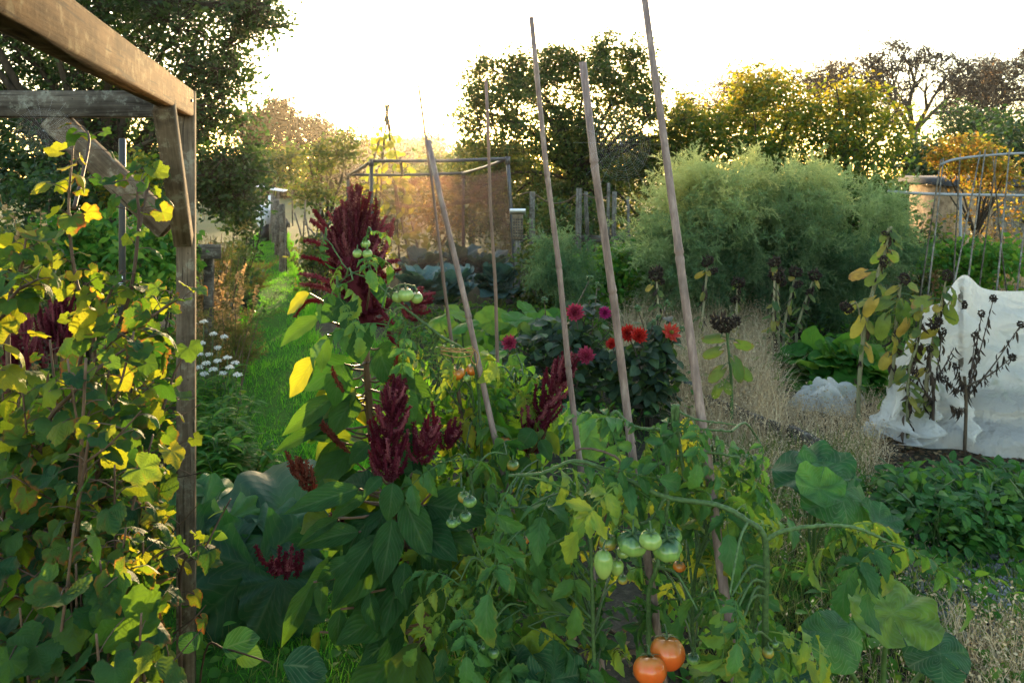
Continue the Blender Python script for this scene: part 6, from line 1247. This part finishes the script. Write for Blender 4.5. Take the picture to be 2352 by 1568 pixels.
# ---------------------------------------------------------------- currant bush
M['curr_leaf'] = leaf_mat('curr_leaf', [(0, (.010, .042, .018)), (.5, (.022, .070, .018)), (.8, (.055, .10, .014)), (1, (.24, .20, .02))], [(0, (.05, .15, .012)), (.45, (.20, .34, .015)), (.8, (.54, .54, .02)), (1, (.78, .62, .03))], .42, .55, .22, 6, .22, edge=(.20, .06, .015))
M['curr_stem'] = plain_mat('curr_stem', [(0, (.065, .035, .022)), (1, (.13, .075, .045))], .7, .3, 40, .4, .3)
cb = thing('currant_bush', (-1.15, 1.95, 0), 'large backlit currant bush with lobed yellow green leaves under the timber frame', 'currant bush')
def currant_cane(pts, r, n, size, rn=(0, 1), petr=(.03, .07), side=0, t0=.2):
    c = curve(pts, 36); s = MB(); s.tube(c, [r, r * .8, r * .4], 7); lm = MB(); P_, D, N_, S_, Rn = [], [], [], [], []
    stalks = [c]
    for k in range(side):
        i = rng.integers(8, 32); a = R(0, 2 * pi); l_ = R(.10, .26); e = c[i] + np.array([cos(a) * .8, sin(a) * .8, R(.1, .8)]) * l_; q = curve([c[i], (c[i] + e) / 2 + [0, 0, -.01], e], 12); s.tube(q, [r * .5, r * .22], 5, False); stalks.append(q)
    for q in stalks:
        m = n if q is c else max(4, n // 4)
        for k in range(m):
            i = int(np.clip((t0 + (1 - t0) * (k + R(0, 1)) / m) * (len(q) - 1), 0, len(q) - 1)); a = k * 2.4 + R(-.5, .5); d = np.array([cos(a), sin(a), R(-.1, .7)]); pe = R(*petr); e = q[i] + nrm(d) * pe
            px = CX + e[0] / e[1] * FPX
            if px > 385 and R(0, 1) < .8: continue
            s.tube(curve([q[i], (q[i] + e) / 2 + [0, 0, .006], e], 4), .0012, 4, False); d2 = d * [1, 1, 0] + [0, 0, R(-1.1, .05)]; P_.append(e); D.append(d2); N_.append(nrm(np.array([0, -.25, .9]) + rng.normal(size=3) * .45)); S_.append(size * .59 * R(.55, 1.25)); Rn.append(R(*rn))
    P_, D, N_, S_, Rn = map(np.array, (P_, D, N_, S_, Rn)); w = rng.integers(0, 5, len(P_))
    for j in range(5):
        k = w == j
        if k.any(): lm.inst(CURR[j], P_[k], D[k], N_[k], S_[k], Rn[k])
    so = s.build('cane', M['curr_stem'], cb); lm.build('leaves', M['curr_leaf'], so)
for (pts, n, sz, rn) in [([(215, 1100, 2.0), (215, 770, 1.95), (176, 648, 1.95), (158, 490, 1.95), (168, 335, 1.95)], 26, .058, (.5, 1)), ([(240, 1050, 2.05), (260, 800, 2.02), (301, 668, 2.0), (319, 510, 2.0), (316, 440, 2.0), (335, 405, 2.02)], 22, .062, (.15, .75)), ([(160, 1000, 2.0), (194, 785, 1.95), (240, 700, 1.95), (280, 620, 1.95)], 12, .066, (.2, .8)),
                         ([(150, 950, 1.9), (240, 800, 1.9), (330, 740, 1.92), (400, 692, 1.94), (425, 690, 1.95)], 16, .066, (.1, .8)), ([(60, 1300, 1.75), (100, 1000, 1.75), (170, 900, 1.75), (260, 820, 1.8), (330, 780, 1.85)], 22, .074, (.1, .85)), ([(300, 1250, 2.1), (330, 1050, 2.1), (370, 950, 2.1), (400, 860, 2.12), (430, 800, 2.15)], 24, .070, (.1, .8)), ([(20, 900, 1.8), (20, 700, 1.8), (50, 610, 1.8), (60, 545, 1.8)], 20, .078, (.3, 1)), ([(-60, 1000, 1.7), (-20, 800, 1.7), (30, 680, 1.7), (90, 640, 1.7)], 20, .08, (.3, 1)),
                         ([(170, 480, 2.0), (190, 400, 2.15), (205, 320, 2.3), (190, 290, 2.35)], 8, .055, (0, .2)), ([(320, 520, 2.05), (330, 470, 2.1), (345, 410, 2.15), (350, 400, 2.15)], 10, .05, (0, .3))]:
    currant_cane([P(*p) for p in pts], .0055, n, sz, rn)
for k in range(46):
    x0, Z0 = R(-60, 400), R(1.62, 2.3); e = P(np.clip(x0 * .87 + R(-80, 80), -60, 352), R(690, 1060) if k % 3 == 0 else R(820, 1380), np.clip(Z0 + R(-.15, .15), 1.55, 2.32)); b = np.array([e[0] * .6 - .46, np.clip(Z0, 1.75, 2.2), 0.02])
    currant_cane([b, b * .55 + e * .45 + [R(-.08, .08), R(-.06, .06), .08], e], R(.004, .007), 27, R(.058, .085), (-.05, .88), side=5, t0=.22)
for k in range(13):
    e = P(R(-40, 340), R(1200, 1500), R(1.35, 1.75)); b = np.array([e[0] - .05, e[1] + .15, .02]); currant_cane([b, (b + e) / 2 + [R(-.05, .05), 0, .05], e], .005, 12, R(.09, .12), (.05, .6), side=1, t0=.3)

# ---------------------------------------------------------------- rhubarb, squash, bramble
def bigleaf_plant(name, label, cat, base, leaves, tpls, mat, smat='stem_green', sr=.008):
    """leaves: (x, y, Z, size px, direction in the picture (dx, dy), depth of direction, normal, rnd)"""
    base = np.asarray(base, float); t = thing(name, base, label, cat)
    for (x, y, Z, s, dx, dy, dz, n_, rn) in leaves:
        p = P(x, y, Z); d = np.array([dx, dz, -dy], float); g = MB(); g.inst(tpls[rng.integers(len(tpls))], p, d, np.array(n_, float), s / FPX * Z, rn); o = g.build('leaf', M[mat], t)
        g = MB(); b = base + [R(-.05, .05), R(-.05, .05), 0]; g.tube(curve([b, b * .4 + p * .6 + [0, .03, -.02], p + nrm(np.array(n_, float)) * -.004], 8), [sr, sr * .7], 7); g.build('stalk', M[smat], o)
    return t
M['rhubarb'] = leaf_mat('rhubarb', [(0, (.014, .050, .024)), (.5, (.026, .085, .026)), (1, (.045, .13, .022))], [(0, (.03, .12, .02)), (.5, (.08, .30, .03)), (1, (.20, .45, .03))], .3, .46, .42, 6, .22, blotch=.25)
M['squash'] = leaf_mat('squash', [(0, (.020, .065, .030)), (.5, (.040, .12, .028)), (1, (.12, .19, .022))], [(0, (.05, .20, .03)), (.5, (.20, .50, .04)), (1, (.55, .65, .05))], .36, .52, .3, 7, .7, blotch=.5)
bigleaf_plant('rhubarb_plant', 'large rhubarb plant with crumpled blue green leaves beside the grass path', 'rhubarb', P(560, 407, 3.0) * [1, 1, 0],
    [(655, 1190, 2.95, 190, -.35, -.6, .6, (.1, -.5, .85), .15), (560, 1200, 3.0, 150, -.8, -.4, .5, (0, -.5, .85), .7), (500, 1140, 3.2, 110, .6, .1, .8, (.1, -.5, .8), .8), (470, 1250, 2.85, 150, -.2, .9, -.3, (-.2, -.8, .5), .1), (545, 1280, 2.8, 150, -.6, .6, -.4, (0, -.7, .7), .2), (590, 1300, 2.75, 190, .25, .95, -.3, (.3, -.85, .4), .12), (610, 1230, 2.85, 160, .75, .25, -.3, (.1, -.6, .8), .5), (520, 1200, 2.9, 130, .2, .5, -.5, (0, -.5, .8), .95), (640, 1330, 2.7, 130, .6, .6, -.3, (.2, -.7, .6), .15), (450, 1190, 3.1, 140, -.7, .3, .2, (0, -.6, .8), .3), (395, 1200, 2.9, 150, -.5, .6, -.2, (0, -.8, .6), .1), (560, 1360, 2.8, 130, -.3, .8, -.3, (0, -.8, .5), .05)], RHUB, 'rhubarb', sr=.012)
bigleaf_plant('squash_plant', 'squash plant with one huge upturned leaf lit from behind, bottom right', 'squash', P(2050, 407, 2.3) * [1, 1, 0],
    [(2050, 1408, 2.25, 142, .10, -.5, .8, (-.03, -.58, .82), .8), (1915, 1455, 2.1, 95, .3, .45, -.7, (0, -.55, .85), .2), (1775, 1520, 2.2, 110, .6, .3, -.5, (.1, -.5, .85), .05), (2160, 1500, 2.3, 100, -.5, -.3, .5, (0, -.5, .85), .1)], SQUASH, 'squash', sr=.009)
bigleaf_plant('squash_plant', 'squash plant with broad overlapping flat leaves in the straw grass', 'squash', P(1880, 407, 3.3) * [1, 1, 0],
    [(1870, 1085, 3.3, 130, -.6, -.2, .6, (0, -.5, .85), .15), (1900, 1080, 3.3, 100, .6, -.3, .5, (0, -.55, .85), .3), (1930, 1130, 3.15, 135, .7, .3, -.3, (.05, -.5, .85), .35), (1880, 1120, 3.1, 80, -.3, .3, -.5, (0, -.6, .8), .5), (2020, 1195, 3.1, 70, .7, .2, .2, (0, -.4, .9), .2)], SQUASH, 'squash')
bigleaf_plant('squash_plant', 'squash plant with one large yellowing leaf at the bottom middle', 'squash', P(1250, 407, 2.15) * [1, 1, 0],
    [(1245, 1530, 2.05, 105, .05, -.9, .35, (-.1, -.75, .5), 1.0), (1270, 1560, 1.95, 110, .5, .2, -.5, (0, -.5, .85), .1), (1190, 1560, 2.0, 90, -.6, .2, -.3, (0, -.5, .85), .1)], SQUASH, 'squash')
bigleaf_plant('squash_plant', 'courgette plant with a pale blue green leaf behind the slim cane', 'courgette', P(1330, 407, 3.7) * [1, 1, 0],
    [(1330, 970, 3.6, 100, .7, -.1, .4, (-.1, -.6, .8), .1), (1290, 985, 3.6, 70, -.6, .2, .3, (0, -.6, .8), .45), (1350, 1000, 3.5, 70, .3, .6, -.3, (0, -.6, .8), .6)], SQUASH, 'squash')
for (x, Z, lv, lab) in [(1090, 5.7, [(1060, 745, 70), (1100, 770, 80), (1130, 735, 70), (1075, 790, 70), (1030, 760, 60), (1120, 800, 70), (1050, 720, 55), (1010, 735, 55)], 'bright green courgette leaves at the foot of the thin brown cane'), (1220, 5.9, [(1190, 735, 70), (1240, 745, 75), (1215, 715, 60), (1270, 730, 60), (1180, 770, 60), (1260, 770, 60), (1160, 745, 60)], 'bright green courgette leaves left of the tall slim cane'), (1110, 4.6, [(1130, 830, 70), (1180, 845, 60), (1150, 870, 60), (1090, 820, 55)], 'small courgette clump in front between the thin cane and the pink dahlias')]:
    bigleaf_plant('courgette_plant', lab, 'courgette', P(x, 407, Z) * [1, 1, 0], [(a, b, Z + R(-.25, .25), s * .8, R(-1, 1), R(-.6, .5), R(-.6, .6), (R(-.3, .3), -.5, .85), R(.2, .9)) for a, b, s in lv], SQUASH, 'weed')
br = thing('bramble_shoot', P(425, 407, 2.1) * [1, 1, 0], 'thin arching bramble shoot crossing the post foot toward the rhubarb', 'bramble'); c = curve([P(425, 407, 2.1) * [1, 1, 0], P(415, 1330, 2.05), P(462, 1275, 2.05), P(500, 1200, 2.1), P(530, 1145, 2.1)], 24)
g = MB(); g.tube(c, [.004, .002], 6); g.build('stem', M['curr_stem'], br); g = MB(); k = 14; i = rng.integers(9, 24, k); g.inst(OVATE, c[i], sph(k) + [0, 0, .2], sph(k) * .6 + [0, -.4, .8], R(.025, .05, k)); g.build('leaves', M['weed'], br)
sd = thing('hazel_seedling', P(600, 407, 2.1) * [1, 1, 0], 'low shoot with pale rounded leaves in the grass at the post foot', 'seedling'); a0 = P(600, 407, 2.1) * [1, 1, 0]
g = MB(); c = curve([a0 + [-.2, .05, .02], P(470, 1500, 1.95), P(520, 1490, 1.9), P(620, 1520, 1.85)], 16); g.tube(c, [.003, .002], 5); g.build('stem', M['curr_stem'], sd)
for (x, y, s, dx, dy, rn) in [(510, 1490, .09, 1, -.4, .1), (455, 1490, .06, -.6, -.4, .3), (540, 1500, .07, 1, .15, .6), (650, 1525, .11, 1, .1, .05), (700, 1540, .06, .8, .3, .1)]:
    g = MB(); g.inst(BROAD, P(x, y, 1.9), [dx, .1, -dy], [0, -.55, .8], s, rn); g.build('leaf', M['squash'], sd)

# ---------------------------------------------------------------- evening haze
hz = NT('haze')
pv = hz.n('ShaderNodeVolumePrincipled'); pv.inputs['Color'].default_value = (1, .93, .82, 1)
pv.inputs['Density'].default_value = .00028; pv.inputs['Anisotropy'].default_value = .88
hz.l(pv.outputs[0], hz.out.inputs['Volume'])
g = MB(); g.box((0, 440, 8), (1440, 940, 20), rnd=.5)
tag(g.build('haze', hz.m, smooth=False), kind='stuff')
